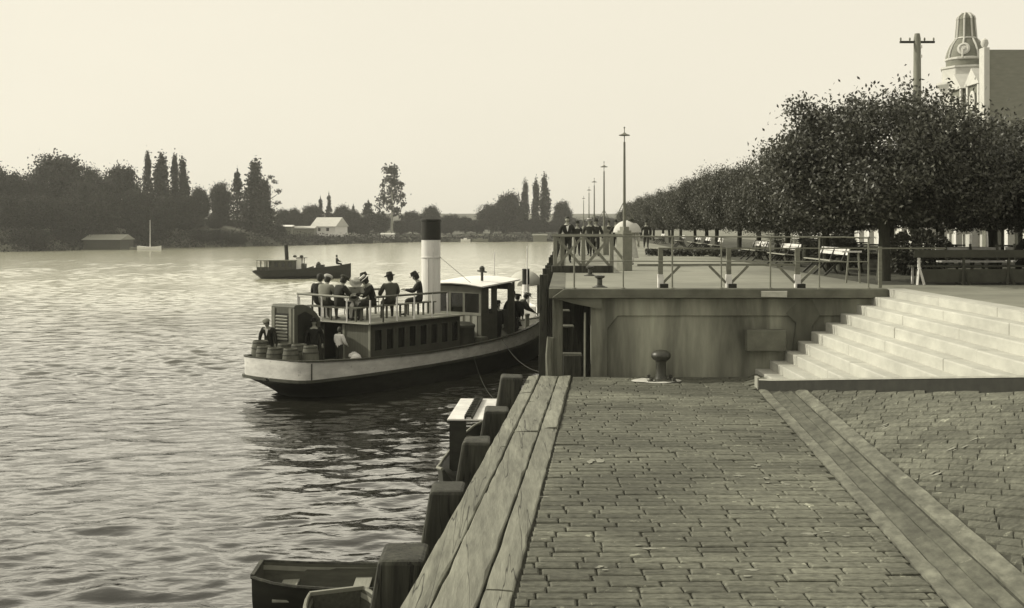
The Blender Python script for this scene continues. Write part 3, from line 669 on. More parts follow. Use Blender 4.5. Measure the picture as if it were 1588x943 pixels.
for i, (X, Y) in enumerate(((13.9, 29.5), (14.4, 34.7), (15.0, 40.6), (15.3, 47), (15.8, 54), (16.4, 61))):
    s = rng.uniform(.84, .92); tr = dup(T[i % 2], (X, Y, ZP), rng.uniform(0, 6.28), (s * 1.12, s * 1.12, s), ORD[i] + ' round headed tree of the second row beside the street')
    tr['group'] = 'round headed trees of the second row'
# small palms under the trees
def palm(loc, lab, s=1):
    t = thing('palm', lab, 'palm', loc, 0, 'small palms under the promenade trees'); b = MB(); b.lathe([(.14, 0), (.16, .3), (.12, .6), (.05, .7)], 10); b.build('trunk', m_bark, t, smooth=True)
    P = MB()
    for i in range(26):
        a = i * 2.4; e = rng.uniform(.25, 1.25); L_ = s * rng.uniform(1.1, 1.5)
        prev = Vector((0, 0, .62)); d = Vector((math.cos(a) * math.cos(e), math.sin(a) * math.cos(e), math.sin(e)))
        for k in range(9):
            q = prev + d * L_ / 9; d = (d + Vector((0, 0, -.14))).normalized(); side = d.cross(Vector((0, 0, 1))).normalized()
            if k > 0:
                for s_ in (-1, 1):
                    w = .34 * math.sin(math.pi * (k + 1) / 10.5); tip = prev + side * s_ * w + d * .16 + Vector((0, 0, -.05)); P.add([prev, prev + d * .045, tip], [(0, 1, 2)])
            P.add([prev - side * .012, prev + side * .012, q + side * .01, q - side * .01], [(0, 1, 2, 3)]); prev = q
    P.build('fronds', M('palm_frond', .085, .6, .2, 4, 0, translucent=.15), t, fixn=False)
palm((9.9, 43.3, ZP), 'feathery palm left of the small bench row'); palm((10.7, 42.2, ZP), 'feathery palm behind the third white bench'); palm((10.0, 35.3, ZP), 'feathery palm behind the nearest white bench', 1.1)
def shrub(loc, lab, s, seed):
    P = leafball(2600, (s, s, s * .7), .1, seed); P[:, 2] += s * .62; V, Q = leaves(P, .13, seed); o_ = fast_mesh('shrub', V, Q, m_leaf); o_.location = loc; tag(o_, lab, 'shrub', 'dark shrubs under the promenade trees')
shrub((11.05, 31.6, ZP), 'dark rounded shrub behind the left end of the long bench', .95, 3); shrub((10.3, 37.0, ZP), 'dark shrub between the promenade trunks', .8, 4); shrub((12.2, 45, ZP), 'dark shrub far back under the promenade trees', 1.1, 8)
# ---------------------------------------------------------------- town: telegraph pole, hotel with domed corner tower, verandah
m_brick = M('grey_brick_wall', .22, .9, .15, 2, .2, (1, 1, 4)); m_stucco = M('pale_stucco', .52, .85, .1, 3, .1); m_slate = M('slate_roof', .17, .7, .2, 3, .2, (1, 1, 3)); m_shade = M('doorway_shade', .04, .8, .3, 2, 0)
tp = thing('telegraph_pole', 'thick tapering wooden telegraph pole with one crossarm rising behind the trees', 'telegraph pole', (19.2, 55, ZP))
b = MB(); b.tube([(0, 0, -.3), (0, 0, 10.2), (0, 0, 10.45)], [.26, .165, .12], 12); b.build('pole', M('pole_wood', .2, .8, .25, 4, .2, (3, 3, .4)), tp, smooth=True)
b = MB(); b.box(-.82, .82, -.06, .06, 10.0, 10.1); b.build('crossarm', m_pile, tp)
for x in (-.78, -.35, .35, .78):
    b = MB(); b.lathe([(.02, 10.1), (.045, 10.16), (.04, 10.24), (.01, 10.27)], 8, (x, 0, 0)); b.build('insulator', m_trim, tp)
for z in (9.3, 9.75):
    b = MB(); b.box(.12, .2, -.12, .02, z, z + .14); b.build('bracket', m_white, tp)
ht = thing('corner_hotel', 'two storey hotel with a bare grey brick side wall and a domed corner tower', 'hotel', (25, 60, ZP))
def hb(name, mat, fn, parent=ht, **k): b = MB(); fn(b); return b.build(name, mat, parent, True, **k)
ZH = ZP
hb('side_wall', m_brick, lambda b: b.box(24.5, 42, 60, 60.4, ZH, 14.3))
hb('parapet_pier', m_stucco, lambda b: b.box(24.32, 24.62, 59.8, 60.45, 9.5, 14.4), bevel=.03)
hb('ball_finial', m_stucco, lambda b: b.lathe([(.02, 14.4), (.12, 14.44), (.2, 14.62), (.16, 14.8), (.03, 14.9)], 12, (24.47, 60.1, 0)), smooth=True)
hb('facade', m_stucco, lambda b: b.box(24.6, 25, 60.4, 69.6, ZH, 10.6))
hb('cornice', m_stucco, lambda b: (b.box(24.2, 25, 60.45, 66.1, 10.62, 10.95), b.box(24.35, 25, 60.45, 66.1, 10.4, 10.617)), bevel=.02)
man = hb('mansard_roof', m_slate, lambda b: b.add([(24.6, 60.45, 10.96), (24.6, 66.2, 10.96), (25.9, 66.2, 13.6), (25.9, 60.45, 13.6), (40, 60.45, 13.6), (40, 66.2, 13.6)], [(0, 1, 2, 3), (3, 2, 5, 4)]))
for yy in (61.2, 63.6):
    dm = hb('dormer', m_slate, lambda b: b.box(24.65, 26, yy, yy + 1.5, 10.97, 12.7))
    hb('dormer_frame', m_white, lambda b: (b.box(24.58, 24.66, yy - .1, yy + .12, 10.97, 12.9), b.box(24.58, 24.66, yy + 1.38, yy + 1.6, 10.97, 12.9), b.prism([(yy - .2, 12.7), (yy + 1.7, 12.7), (yy + .75, 13.5)], 24.55, 24.75, 'x')), dm) if False else None
    x = MB(); x.box(24.56, 24.646, yy - .1, yy + .12, 10.97, 12.8); x.box(24.56, 24.646, yy + 1.38, yy + 1.6, 10.97, 12.8); x.prism([(yy - .25, 12.71), (yy + 1.75, 12.71), (yy + .75, 13.6)], 24.5, 25.6, 'x'); f_ = x.build('dormer_frame', m_stucco, ht, True)
    x = MB(); x.lathe([(.36, 0), (.36, .06), (.24, .08), (.2, .03)], 16); o_ = x.build('oval_ornament', m_stucco, ht); o_.rotation_euler = (0, R(-90), 0); o_.location = (24.6 - 25, yy + .75 - 60, 11.9 - ZP); o_.scale = (1.4, 1, 1)
# corner tower and dome
TXc, TY = 26.55, 67.9
hb('tower', m_stucco, lambda b: b.lathe([(1.36, ZH), (1.36, 13.2)], 8, (TXc, TY, 0)))
hb('tower_cornice', m_stucco, lambda b: b.lathe([(1.38, 12.95), (1.55, 13.2), (1.72, 13.4), (1.72, 13.52), (1.45, 13.56)], 8, (TXc, TY, 0)))
hb('tower_parapet', m_stucco, lambda b: b.lathe([(1.4, 13.57), (1.4, 14.3), (1.48, 14.33), (1.48, 14.44)], 8, (TXc, TY, 0)))
dome = [(1.1, 14.2), (1.1, 14.9), (1.08, 15.1), (1.0, 15.4), (.86, 15.72), (.68, 15.98), (.56, 16.12), (.53, 16.5), (.47, 17.2), (.49, 17.25), (.44, 17.4), (.2, 17.62), (.04, 17.68)]
hb('dome', m_slate, lambda b: b.lathe(dome, 16, (TXc, TY, 0)), smooth=True)
for k in range(8):
    a = 2 * math.pi * (k + .32) / 8
    hb('dome_rib', m_stucco, lambda b: b.tube([(TXc + math.cos(a) * (r_ + .03), TY + math.sin(a) * (r_ + .03), z) for r_, z in dome[1:-1]], .055, 6))
hb('dome_band', m_stucco, lambda b: (b.lathe([(1.12, 14.82), (1.17, 14.86), (1.17, 14.95), (1.1, 14.98)], 16, (TXc, TY, 0)), b.lathe([(.58, 16.06), (.64, 16.12), (.55, 16.2)], 16, (TXc, TY, 0))))
a = math.atan2(-TY, -TXc) - .12
x = MB(); x.lathe([(.34, 0), (.36, .06), (.25, .1), (.22, .05), (.1, .06), (.08, .12)], 18); o_ = x.build('round_dormer', m_stucco, ht)
o_.location = (TXc + math.cos(a) * .97 - 25, TY + math.sin(a) * .97 - 60, 15.42 - ZP); o_.rotation_euler = (0, R(78), a)
# verandah with white columns along the street front
vr = thing('street_verandah', 'white columned verandah of the shops seen beneath the tree crowns', 'verandah', (21.5, 52, ZP))
hb('verandah_roof', m_stucco, lambda b: b.box(21.3, 24.55, 40, 72, ZP + 3.1, ZP + 3.3), vr)
for i in range(17):
    y = 40.4 + i * 1.95; hb('column', m_white, lambda b: (b.box(21.42, 21.72, y, y + .3, ZP, ZP + 3.09),), vr)
hb('shop_front', m_trim, lambda b: b.box(24.3, 24.55, 40, 60.0, ZP, ZP + 3.09), vr)
hb('upper_wall', m_stucco, lambda b: b.box(24.4, 26, 40, 59.9, ZP + 3.31, ZP + 4.2), vr) if False else None
for i in range(9):
    y = 40.6 + i * 2.1; hb('doorway', m_shade, lambda b: b.box(24.26, 24.297, y, y + 1.0, ZP + .05, ZP + 2.4), vr)  # flat dark panels, the shade inside the doorways put into their colour
    hb('pilaster', m_white, lambda b: b.box(24.2, 24.297, y + 1.25, y + 1.75, ZP, ZP + 3.05), vr)
for i, (x, y0, y1, h, lab) in enumerate(((27, 72, 90, 5.5, 'pale two storey shop beyond the domed tower'), (29, 92, 120, 4.6, 'lower pale shop row farther along the street'))):
    t = thing('shop_building', lab, 'shop', (x, y0, ZP))
    hb('wall', m_stucco, lambda b: b.box(x, x + 14, y0, y1, ZP, ZP + h), t)
    hb('roof', m_slate, lambda b: b.prism([(x - .3, ZP + h), (x + 14, ZP + h), (x + 7, ZP + h + 2)], y0 - .2, y1 + .2), t)
    for k in range(4): hb('window', m_glass, lambda b: b.box(x - .04, x - .005, y0 + 1.5 + k * 4, y0 + 3 + k * 4, ZP + 1, ZP + 2.8), t)

# ---------------------------------------------------------------- far bank trees
def ptree(kind, seed):
    "prototype 10 m tall, trunk foot at the origin"
    r = np.random.default_rng(seed); t = thing(kind, 'x', 'tree'); C = []
    if kind == 'broadleaf_tree':
        for i in range(96):
            d = r.normal(size=3); d /= np.linalg.norm(d); k = (.3 + .7 * r.random()) ** .5
            q = d * k * np.array([3.9, 3.9, 3.6 if d[2] > 0 else 4.6]) * (1 + .08 * r.normal()) + (0, 0, 5.6); C.append(q + r.normal(size=(150, 3)) * .62 * (.6 + .7 * r.random()))
        th = .3
    elif kind == 'cypress':
        for i in range(70):
            z = .6 + 9.2 * r.random() ** 1.1; w = 1.75 * (1 - (z / 10.3) ** 1.7) * (.55 + .45 * min(1, z / 2)) ; a = r.random() * 6.28; k = w * math.sqrt(r.random())
            C.append(np.array([math.cos(a) * k, math.sin(a) * k, z]) + r.normal(size=(60, 3)) * (.26, .26, .55))
        C.append(np.array([0, 0, 9.3]) + r.normal(size=(50, 3)) * (.08, .08, .5)); th = .2
    elif kind == 'poplar':
        for i in range(60):
            z = 1.2 + 8.6 * r.random(); w = 1.05 * math.sin(math.pi * min(1, (z + .6) / 10.6)) ** .6; a = r.random() * 6.28; k = w * math.sqrt(r.random())
            C.append(np.array([math.cos(a) * k, math.sin(a) * k, z]) + r.normal(size=(50, 3)) * (.22, .22, .55))
        th = .18
    elif kind == 'conifer':
        for lv in range(11):
            z = 1.2 + lv * .8; w = 2.5 * (1 - lv / 11.6)
            for j in range(7):
                a = r.random() * 6.28
                for s in (.4, .75, 1): C.append(np.array([math.cos(a) * w * s, math.sin(a) * w * s, z - .25 * s]) + r.normal(size=(16, 3)) * (.26, .26, .2))
        C.append(np.array([0, 0, 9.6]) + r.normal(size=(40, 3)) * (.06, .06, .35)); th = .2
    elif kind == 'gum_tree':
        for i in range(46):
            z = 2.6 + 7.0 * r.random(); w = 2.5 * (1 - ((z - 2.0) / 9) ** 2) + .25; a = r.random() * 6.28; k = w * math.sqrt(r.random())
            C.append(np.array([math.cos(a) * k, math.sin(a) * k, z]) + r.normal(size=(48, 3)) * (.36, .36, .28) * (.6 + .6 * r.random()))
        C.append(np.array([.3, 0, 9.4]) + r.normal(size=(90, 3)) * (.4, .4, .28)); th = .16
    else:                                            # gaunt pine: a few bare limbs with tufts
        for a, z, l in ((0, 8.8, 1.2), (.4, 7.2, 2.2), (2.9, 8, .9), (.1, 5.2, 1.9), (3.3, 6.2, 1.1), (.2, 3.6, 1.2), (1.6, 9.6, .3)):
            C.append(np.array([math.cos(a) * l, math.sin(a) * l, z + .3]) + r.normal(size=(70, 3)) * (.5, .4, .16))
        th = .16
    C = np.concatenate(C); C[:, 2] = np.maximum(C[:, 2], .15)
    V, Q = leaves(C, .40 if kind == 'broadleaf_tree' else .38, seed + 1, .1, .7)
    b = MB(); b.tube([(0, 0, -.6), (0, 0, 4.5), (.1, 0, 8.6)], [th * 1.3, th, th * .25], 8)
    if kind == 'broadleaf_tree':
        for a in (0, 1.3, 2.5, 3.8, 5): b.tube([(0, 0, 2.6), (math.cos(a) * 1.2, math.sin(a) * 1.2, 4.6), (math.cos(a) * 2.4, math.sin(a) * 2.4, 6.5)], [.18, .12, .05], 6)
    if kind == 'gaunt_pine':
        for a, z, l in ((.4, 6.6, 2.2), (.1, 4.7, 1.9), (3.3, 5.6, 1.1), (2.9, 7.5, .9), (.2, 3.2, 1.2)): b.tube([(0, 0, z - .4), (math.cos(a) * l * .5, math.sin(a) * l * .5, z), (math.cos(a) * l, math.sin(a) * l, z + .5)], [.09, .07, .03], 6)
    b.build('trunk', m_gum if kind == 'gum_tree' else m_bark, t, smooth=True); fast_mesh('crown', V, Q, m_leaf2, parent=t)
    return t
PT = {}
def ground_far(x, y):
    p = Vector((x, y)); best = None
    for i in range(0, 100):
        t = i / 10; a = shore(t); d = (p - a)
        nrm = inland(t); al = abs(d.dot(Vector((nrm.y, -nrm.x)))); dn = d.dot(nrm)
        if dn > -2 and (best is None or al < best[0]): best = (al, bank_h(t, dn))
    return best[1] if best else 1
def far_tree(kind, px, top, wpx, Y, lab, group=None, var=0):
    key = (kind, var)
    q = at(px, top, Y); g = ground_far(q.x, Y) - .2; h = q.z - g; wd = wpx * Y / F
    base = {'broadleaf_tree': 8.2, 'cypress': 2.7, 'poplar': 2.2, 'conifer': 4.3, 'gum_tree': 5.4, 'gaunt_pine': 4.2}[kind]
    if key not in PT: t = PT[key] = ptree(kind, 60 + var * 7 + len(kind))
    else: t = copy_tree(PT[key])
    t.location = (q.x, Y, g); t.scale = (wd / base, wd / base, h / 10.2); t.rotation_euler = (0, 0, rng.uniform(0, 6.28) if kind != 'gaunt_pine' else .1)
    t['label'] = lab; t['group'] = group or 'trees on the far bank'
    return t
ft = far_tree
GW = 'broad trees merging into the dark wood on the left bank'; LWOOD = 'broad dark tree merging into the wood on the left bank'
ft('broadleaf_tree', 90, 234, 88, 272, 'largest broad dark tree of the left bank wood, with a wide domed crown')
ft('broadleaf_tree', 182, 250, 66, 280, 'second largest domed tree of the left bank wood, left of the tall cypresses', None, 1)
ft('broadleaf_tree', 24, 262, 50, 262, LWOOD, GW, 1); ft('broadleaf_tree', -14, 246, 46, 255, LWOOD, GW)
for (px, top, w, Y, v) in ((140, 254, 30, 285, 0), (57, 268, 40, 268, 1), (128, 276, 46, 262, 1), (214, 288, 44, 268, 0), (160, 292, 50, 258, 1), (60, 298, 60, 250, 0), (4, 300, 60, 243, 1), (105, 304, 52, 252, 0), (250, 300, 46, 275, 1), (-50, 262, 60, 244, 1), (-95, 250, 70, 238, 0), (290, 300, 40, 288, 0)):
    ft('broadleaf_tree', px, top, w, Y, LWOOD, GW, v)
ft('cypress', 229, 239, 17, 290, 'thin spiry cypress at the left of the tall cypress group'); ft('cypress', 250, 241, 32, 288, 'broad dark cypress in the middle of the tall group', None, 1)
ft('cypress', 271, 244, 17, 290, 'left stem of the twin pointed cypress'); ft('cypress', 283, 247, 22, 291, 'right stem of the twin pointed cypress', None, 1)
ft('broadleaf_tree', 310, 286, 32, 300, 'low round tree just right of the twin cypress', None, 1); ft('broadleaf_tree', 342, 279, 32, 310, 'pale feathery tree left of the isolated cypress')
ft('conifer', 368, 261, 30, 308, 'dark tufted conifer left of the tall pointed cypress'); ft('cypress', 396, 251, 36, 305, 'tall broad pointed cypress standing right on the left bank', None, 1)
ft('cypress', 411, 282, 26, 303, 'short cypress against the tall pointed cypress'); ft('gaunt_pine', 419, 272, 24, 308, 'gaunt half bare pine at the end of the left bank wood')
GM = 'low trees of the middle far bank'; LM = 'low bushy tree among the trees of the middle far bank'
for (px, top, w, Y, v) in ((440, 322, 26, 335, 0), (458, 320, 22, 345, 1), (484, 315, 30, 372, 0), (530, 315, 30, 375, 1), (545, 322, 26, 372, 0), (590, 328, 34, 385, 1), (560, 335, 30, 372, 0), (640, 325, 34, 395, 1), (700, 331, 34, 402, 0), (722, 334, 28, 405, 1), (652, 338, 34, 392, 0), (690, 344, 36, 395, 1), (740, 340, 30, 402, 0), (622, 340, 30, 386, 1), (514, 330, 26, 372, 0), (474, 332, 24, 365, 1)):
    ft('broadleaf_tree', px, top, w, Y, LM, GM, v)
ft('conifer', 497, 305, 16, 378, 'left pointed conifer behind the white house'); ft('conifer', 510, 299, 15, 380, 'right taller pointed conifer behind the white house'); ft('conifer', 548, 316, 12, 380, 'small pointed conifer right of the white house')
ft('conifer', 571, 311, 32, 372, 'dark conifer just left of the tall gum tree'); ft('gum_tree', 608, 254, 50, 380, 'tall ragged gum tree standing above the middle far bank'); ft('broadleaf_tree', 669, 316, 30, 396, 'small neat domed tree left of the far funnel view', None, 1).__setitem__('label', 'small neat domed tree just behind the black funnel top')
ft('broadleaf_tree', 762, 314, 44, 400, 'round tree at the left of the poplar group'); ft('broadleaf_tree', 788, 294, 46, 405, 'large round tree beside the poplars', None, 1)
ft('poplar', 814, 282, 13, 410, 'leftmost slender poplar of the three'); ft('poplar', 831, 279, 12, 412, 'middle slender poplar of the three', None, 1); ft('poplar', 845, 274, 16, 412, 'rightmost and tallest slender poplar of the three'); ft('broadleaf_tree', 872, 309, 28, 410, 'loose round tree right of the poplars')
GR = 'trees of the low far wood beyond the promenade'; LR = 'low tree in the distant wood beyond the promenade end'
for i in range(17):
    px = 780 + i * 15; ft('broadleaf_tree', px, 337 + 4 * math.sin(i * 1.7) + (4 if px < 860 else 0), 34, 408 + 14 * (i % 3), LR, GR, i % 2)
GB_ = 'bushes along the left bank'; 
for i in range(46):
    t_ = 2.75 + 3.3 * rng.random(); dd = rng.uniform(2, 24); q = shore(t_) + inland(t_) * dd; pp = CX + F * q.x / q.y
    if 440 < pp < 530 and dd > 3: continue
    kind = 'broadleaf_tree'; key = (kind, i % 2); c = copy_tree(PT[key]); h = rng.uniform(2.0, 4.8); w = rng.uniform(.45, .95)
    c.location = (q.x, q.y, bank_h(t_, dd) - h * .22); c.scale = (w, w, h / 10); c.rotation_euler = (0, 0, rng.uniform(0, 6)); c.name = 'bank_bush'; c['category'] = 'bush'
    c['label'] = 'low dark bush growing on the slope of the left bank'; c['group'] = GB_
V = []; r = np.random.default_rng(77)
for i in range(1500):
    t_ = 1.5 + 7.4 * r.random(); dd = .6 + 9 * r.random() ** 1.6; q = shore(t_) + inland(t_) * dd; z = bank_h(t_, dd)
    V.append(np.array([q.x, q.y, z + .25]) + r.normal(size=(22, 3)) * (.9, .7, .38 + .2 * r.random()))
Vv, Qq = leaves(np.concatenate(V), .55, 78, .1, .6); u_ = fast_mesh('bank_undergrowth', Vv, Qq, m_leaf2); tag(u_, 'rough undergrowth along the far river bank', 'undergrowth', None, 'stuff')

# ---------------------------------------------------------------- far bank buildings and small craft
def shed(name, lab, cat, px0, px1, Y, ztop, zeave, zb, depth, wm, rm, ridge='x', win=True, rz=0):
    x0, x1 = at(px0, 350, Y).x, at(px1, 350, Y).x; t = thing(name, lab, cat, ((x0 + x1) / 2, Y, zb), rz); hw = (x1 - x0) / 2
    b = MB(); b.box(-hw, hw, 0, depth, -1, zeave - zb); b.build('wall', wm, t)
    b = MB(); h = ztop - zb; e = zeave - zb - .05
    if ridge == 'x': b.add([(-hw - .3, -.4, e), (hw + .3, -.4, e), (hw + .3, depth / 2, h), (-hw - .3, depth / 2, h), (-hw - .3, depth + .4, e), (hw + .3, depth + .4, e)], [(0, 1, 2, 3), (3, 2, 5, 4), (0, 3, 4), (1, 5, 2)])
    else: b.add([(-hw - .3, -.3, e), (0, -.3, h), (0, depth + .3, h), (-hw - .3, depth + .3, e), (hw + .3, -.3, e), (hw + .3, depth + .3, e)], [(0, 1, 2, 3), (1, 4, 5, 2), (0, 4, 1), (3, 2, 5)])
    b.build('roof', rm, t)
    if win:
        for xx in (-.45, .25):
            b = MB(); b.box(hw * xx, hw * xx + .9, -.05, -.01, (e) * .35, e * .8); b.build('window', m_glass, t)
    return t
shed('white_house', 'white gabled house among trees on the far bank', 'house', 480, 523, 345, 7.7, 5.0, 2.9, 7, m_white, m_roof, 'x', True, R(-22))
shed('river_shed', 'long pale shed beside the white house on the far bank', 'shed', 450, 487, 335, 5.1, 4.5, 1.6, 5, m_trim, m_roof, 'x', False)
shed('flat_roofed_hut', 'small white roofed hut at the end of the left bank wood', 'hut', 432, 452, 322, 5.4, 5.0, 3, 4, m_trim, m_white, 'x', False)
shed('boathouse', 'low boathouse with a pale roof on the left shore', 'boathouse', 129, 186, 250, 3.3, 2.2, .1, 9, m_wood2, M('dull_iron_roof', .28, .6, .15, 1.5, .1), 'x', False)
shed('shore_hut', 'small pale hut at the water edge right of the tall gum tree', 'hut', 591, 610, 362, 2.9, 2.5, .4, 4, m_white, m_roof, 'x', False)
shed('dim_boat_shed', 'hazy grey boat shed on the shore left of the promenade end', 'shed', 827, 848, 377, 2.5, 2.1, .2, 5, m_shed, m_shed, 'x', False)
def smallhull(t, L_, bm, fz, mat, draft=.4):
    rings = []
    for i in range(11):
        u = i / 10; w = bm / 2 * (math.sin(math.pi * min(1, .22 + u * .78)) ** .6 if u < 1 else .02); x = -L_ / 2 + u * L_; z = fz * (1 + .35 * abs(2 * u - 1) ** 2)
        rings.append([(x, -w, z), (x, -w * .9, z * .4), (x, -w * .5, -draft), (x, w * .5, -draft), (x, w * .9, z * .4), (x, w, z), (x, w * .85, z - .02), (x, 0, z - .3), (x, -w * .85, z - .02)])
    b = MB(); b.loft(rings, True); b.add(rings[0], [tuple(range(9))]); b.add(rings[-1], [tuple(range(9))]); return b.build('hull', mat, t, smooth=True)
for i, (px, Y, L_, mat, lab) in enumerate(((561, 340, 6.5, m_hull, 'dark barge lying on the far shore below the white house'), (619, 358, 5.8, m_hull, 'dark barge lying on the far shore below the gum tree'), (722, 366, 3.0, m_white, 'small white boat on the far shore right of the funnel'), (745, 368, 5, m_trim, 'grey lighter on the far shore right of the small white boat'), (773, 369, 3.4, m_hull, 'small dark boat on the far shore near the poplars'))):
    t = thing('moored_boat', lab, 'boat', (at(px, 350, Y).x, Y, 0)); smallhull(t, L_, 1.8, .8, mat)
    b = MB(); b.box(-L_ * .2, L_ * .15, -.6, .6, .55, 1.3); b.build('cabin', mat, t)
yt = thing('small_yacht', 'small white hulled yacht with a bare mast moored by the left shore', 'yacht', (at(232, 350, 247).x, 247, 0)); smallhull(yt, 5.0, 1.7, .7, m_white)
b = MB(); b.tube([(.1, 0, .4), (.1, 0, 6.4)], [.09, .05], 8); b.build('mast', m_white, yt)
y2 = thing('moored_boat', 'low pale dinghy moored left of the small yacht', 'boat', (at(211, 350, 249).x, 249, 0)); smallhull(y2, 2.6, 1.3, .5, m_trim)

# ---------------------------------------------------------------- haze
b = MB(); b.box(-720, 280, -70, 840, -3.2, 27.5); hz = b.build('haze', None)
mh = bpy.data.materials.new('river_haze'); mh.use_nodes = True; n = mh.node_tree.nodes; n.remove(n['Principled BSDF']); vp = n.new('ShaderNodeVolumePrincipled')
vp.inputs['Color'].default_value = (.95, .95, .9, 1); vp.inputs['Density'].default_value = .00032; vp.inputs['Anisotropy'].default_value = .35
mh.node_tree.links.new(vp.outputs[0], n['Material Output'].inputs['Volume'])
hz.data.materials.clear(); hz.data.materials.append(mh); tag(hz, 'thin river haze over the whole scene', 'haze', None, 'stuff')
# ---------------------------------------------------------------- main steam launch (local: x to the bow, y to port)
BO = Vector((-7.15, 35.0, 0)); BA = math.atan2(.81, .587)
sb = thing('steam_launch', 'passenger steam launch with a tall white funnel and open roof deck', 'steam launch', BO, BA)
def BW(u, w, z=0):                        # boat u (forward), w (to starboard), z -> world
    return Vector((BO.x + u * math.cos(BA) + w * math.sin(BA), BO.y + u * math.sin(BA) - w * math.cos(BA), z))
US = [-.24, -.23, -.2, -.13, -.02, .12, .4, 1, 2, 3.5, 5, 6.5, 8, 9.2, 10.4, 11.5, 12.5, 13.3, 13.9, 14.25, 14.4]
HB = [.02, .35, .8, 1.14, 1.34, 1.42, 1.5, 1.6, 1.7, 1.79, 1.82, 1.81, 1.74, 1.62, 1.42, 1.15, .82, .5, .24, .08, .015]
def hb_(u): return float(np.interp(u, US, HB))
def sheer(u): return float(np.interp(u, [-.3, 2, 5, 7, 9, 11, 12.5, 14.4], [1.18, 1.08, 1.03, 1.06, 1.13, 1.24, 1.34, 1.52]))
def zband(u): return float(np.interp(u, [-.3, 2, 5, 8, 11, 14.4], [.60, .60, .62, .66, .74, .92]))
def keel(u): return float(np.interp(u, [-.3, 0, .45, .9, 1.6, 3, 12, 13.4, 14.4], [.5, .3, .02, -.25, -.6, -.9, -.9, -.7, .2]))
UF = sorted(set(US + [.25, .7, 1.5, 2.7, 4.2, 5.7, 7.2, 8.6, 9.8, 11, 12, 12.9, 13.6, 14.1]))
def pf(u): return float(np.interp(u, [-.3, .5, 2.5, 5, 9, 12, 14.4], [0, .12, .75, 1, .85, .4, .1]))
low = []; band = []; inn = []
for u in UF:
    h = hb_(u); zs, zb_, k = sheer(u), zband(u), keel(u); f = pf(u); st_ = .12 * max(0, (u - 12) / 2.4)
    row = []
    for s in (1, -1):
        pts = [(h * .985, zb_)]
        for a, vv, ff in ((.3, .82, .99), (.6, .5, .95), (.85, .2, .8)):
            pts.append((h * (vv + (ff - vv) * f), zb_ + (k - zb_) * a))
        row.append([(u - (st_ * (zb_ - p_[1]) * 2.2 if u > 12 else 0), s * p_[0], p_[1]) for p_ in pts])
    kk = (u - (st_ * (zb_ - k) * 2.2 if u > 12 else 0), 0, k)
    low.append(row[0] + [kk] + row[1][::-1])
    hi = max(h - .06, .005)
    band.append([[(u, s * h * .985, zb_), (u, s * h, zs)] for s in (1, -1)]); inn.append([(u, s * hi, max(.6, zs - .45)) for s in (1, -1)])
b = MB(); b.loft(low); b.build('hull', m_hull, sb, smooth=True)
m_band = M('scuffed_white_strake', .56, .6, .2, 2.2, .15, (1, 1, 2.5), patch=.15, pscale=1.2, speck=-.55)
b = MB()
for s in (0, 1):
    b.loft([[bd[s][0], bd[s][1], (bd[s][1][0], inn[i][s][1], bd[s][1][2]), inn[i][s]] for i, bd in enumerate(band)])
b.add([band[0][0][0], band[0][0][1], band[0][1][1], band[0][1][0]], [(0, 1, 2, 3)])
b.build('sheer_strake', m_band, sb, smooth=True)
for s, nm in ((1, 'cap_rail'), (-1, 'cap_rail')):
    b = MB(); b.loft([[(u, s * (hb_(u) + .04), sheer(u) + .0), (u, s * (hb_(u) + .04), sheer(u) + .05), (u, s * max(hb_(u) - .1, 0), sheer(u) + .05), (u, s * max(hb_(u) - .1, 0), sheer(u))] for u in UF], True); b.build(nm, m_wood2, sb)
    b = MB(); b.loft([[(u - (.05 if u < 0 else 0), s * (hb_(u) + .05), zband(u) - .05), (u - (.05 if u < 0 else 0), s * (hb_(u) + .05), zband(u) + .035), (u, s * max(hb_(u) - .05, 0), zband(u) + .035), (u, s * max(hb_(u) - .05, 0), zband(u) - .05)] for u in UF], True); b.build('rub_rail', m_wood2 if s < 0 else m_wood2, sb)
def deckz(u): return max(.75, sheer(u) - .38)
b = MB(); b.loft([[(u, hb_(u) - .03, deckz(u)), (u, -(hb_(u) - .03), deckz(u))] for u in UF if u > -.22 and u < 14.2]); b.build('deck', m_deck, sb)
# corner seam on the strake
b = MB(); b.bar((.13, -hb_(.13) - .012, .64), (.13, -hb_(.13) - .012, 1.12), .03, .02); b.build('corner_seam', m_hull, sb)

# deck house under the roof deck: starboard is negative y
HW = 1.52; U0, U1 = 2.55, 7.05; ZR = 2.16
hs = MB()
hs.box(U0, U1, -HW, -HW + .05, .74, 1.28); hs.box(U0, U1, -HW, -HW + .05, 1.92, 2.09)
nwin = 8; ww = .36; gap = (U1 - U0 - .3 - nwin * ww) / (nwin - 1)
wx = [U0 + .2 + i * (ww + gap) for i in range(nwin)]
edges_ = [U0] + [v for x in wx for v in (x, x + ww)] + [U1]
for i in range(0, len(edges_), 2): hs.box(edges_[i], edges_[i + 1], -HW, -HW + .05, 1.28, 1.92)
house = hs.build('house_side', m_wood2, sb)
for x in wx:
    b = MB(); b.box(x - .01, x + ww + .01, -HW + .052, -HW + .065, 1.27, 1.93); wn = b.build('window', m_glass, sb)
    b = MB(); b.box(x - .012, x + .012, -HW - .012, -HW + .0, 1.26, 1.94); b.box(x + ww - .012, x + ww + .012, -HW - .012, -HW, 1.26, 1.94); b.build('window_frame', m_wood, wn)
b = MB(); b.box(U0, 3.0, HW - .05, HW, .74, 1.3); b.box(U0, 3.0, HW - .05, HW, 1.93, 2.09); b.box(3.5, U1, HW - .05, HW, .74, 2.09); b.build('house_side', m_wood2, sb)
b = MB(); b.box(U1 - .05, U1, -HW + .06, HW - .06, .74, 2.09); b.build('house_front', m_wood2, sb)
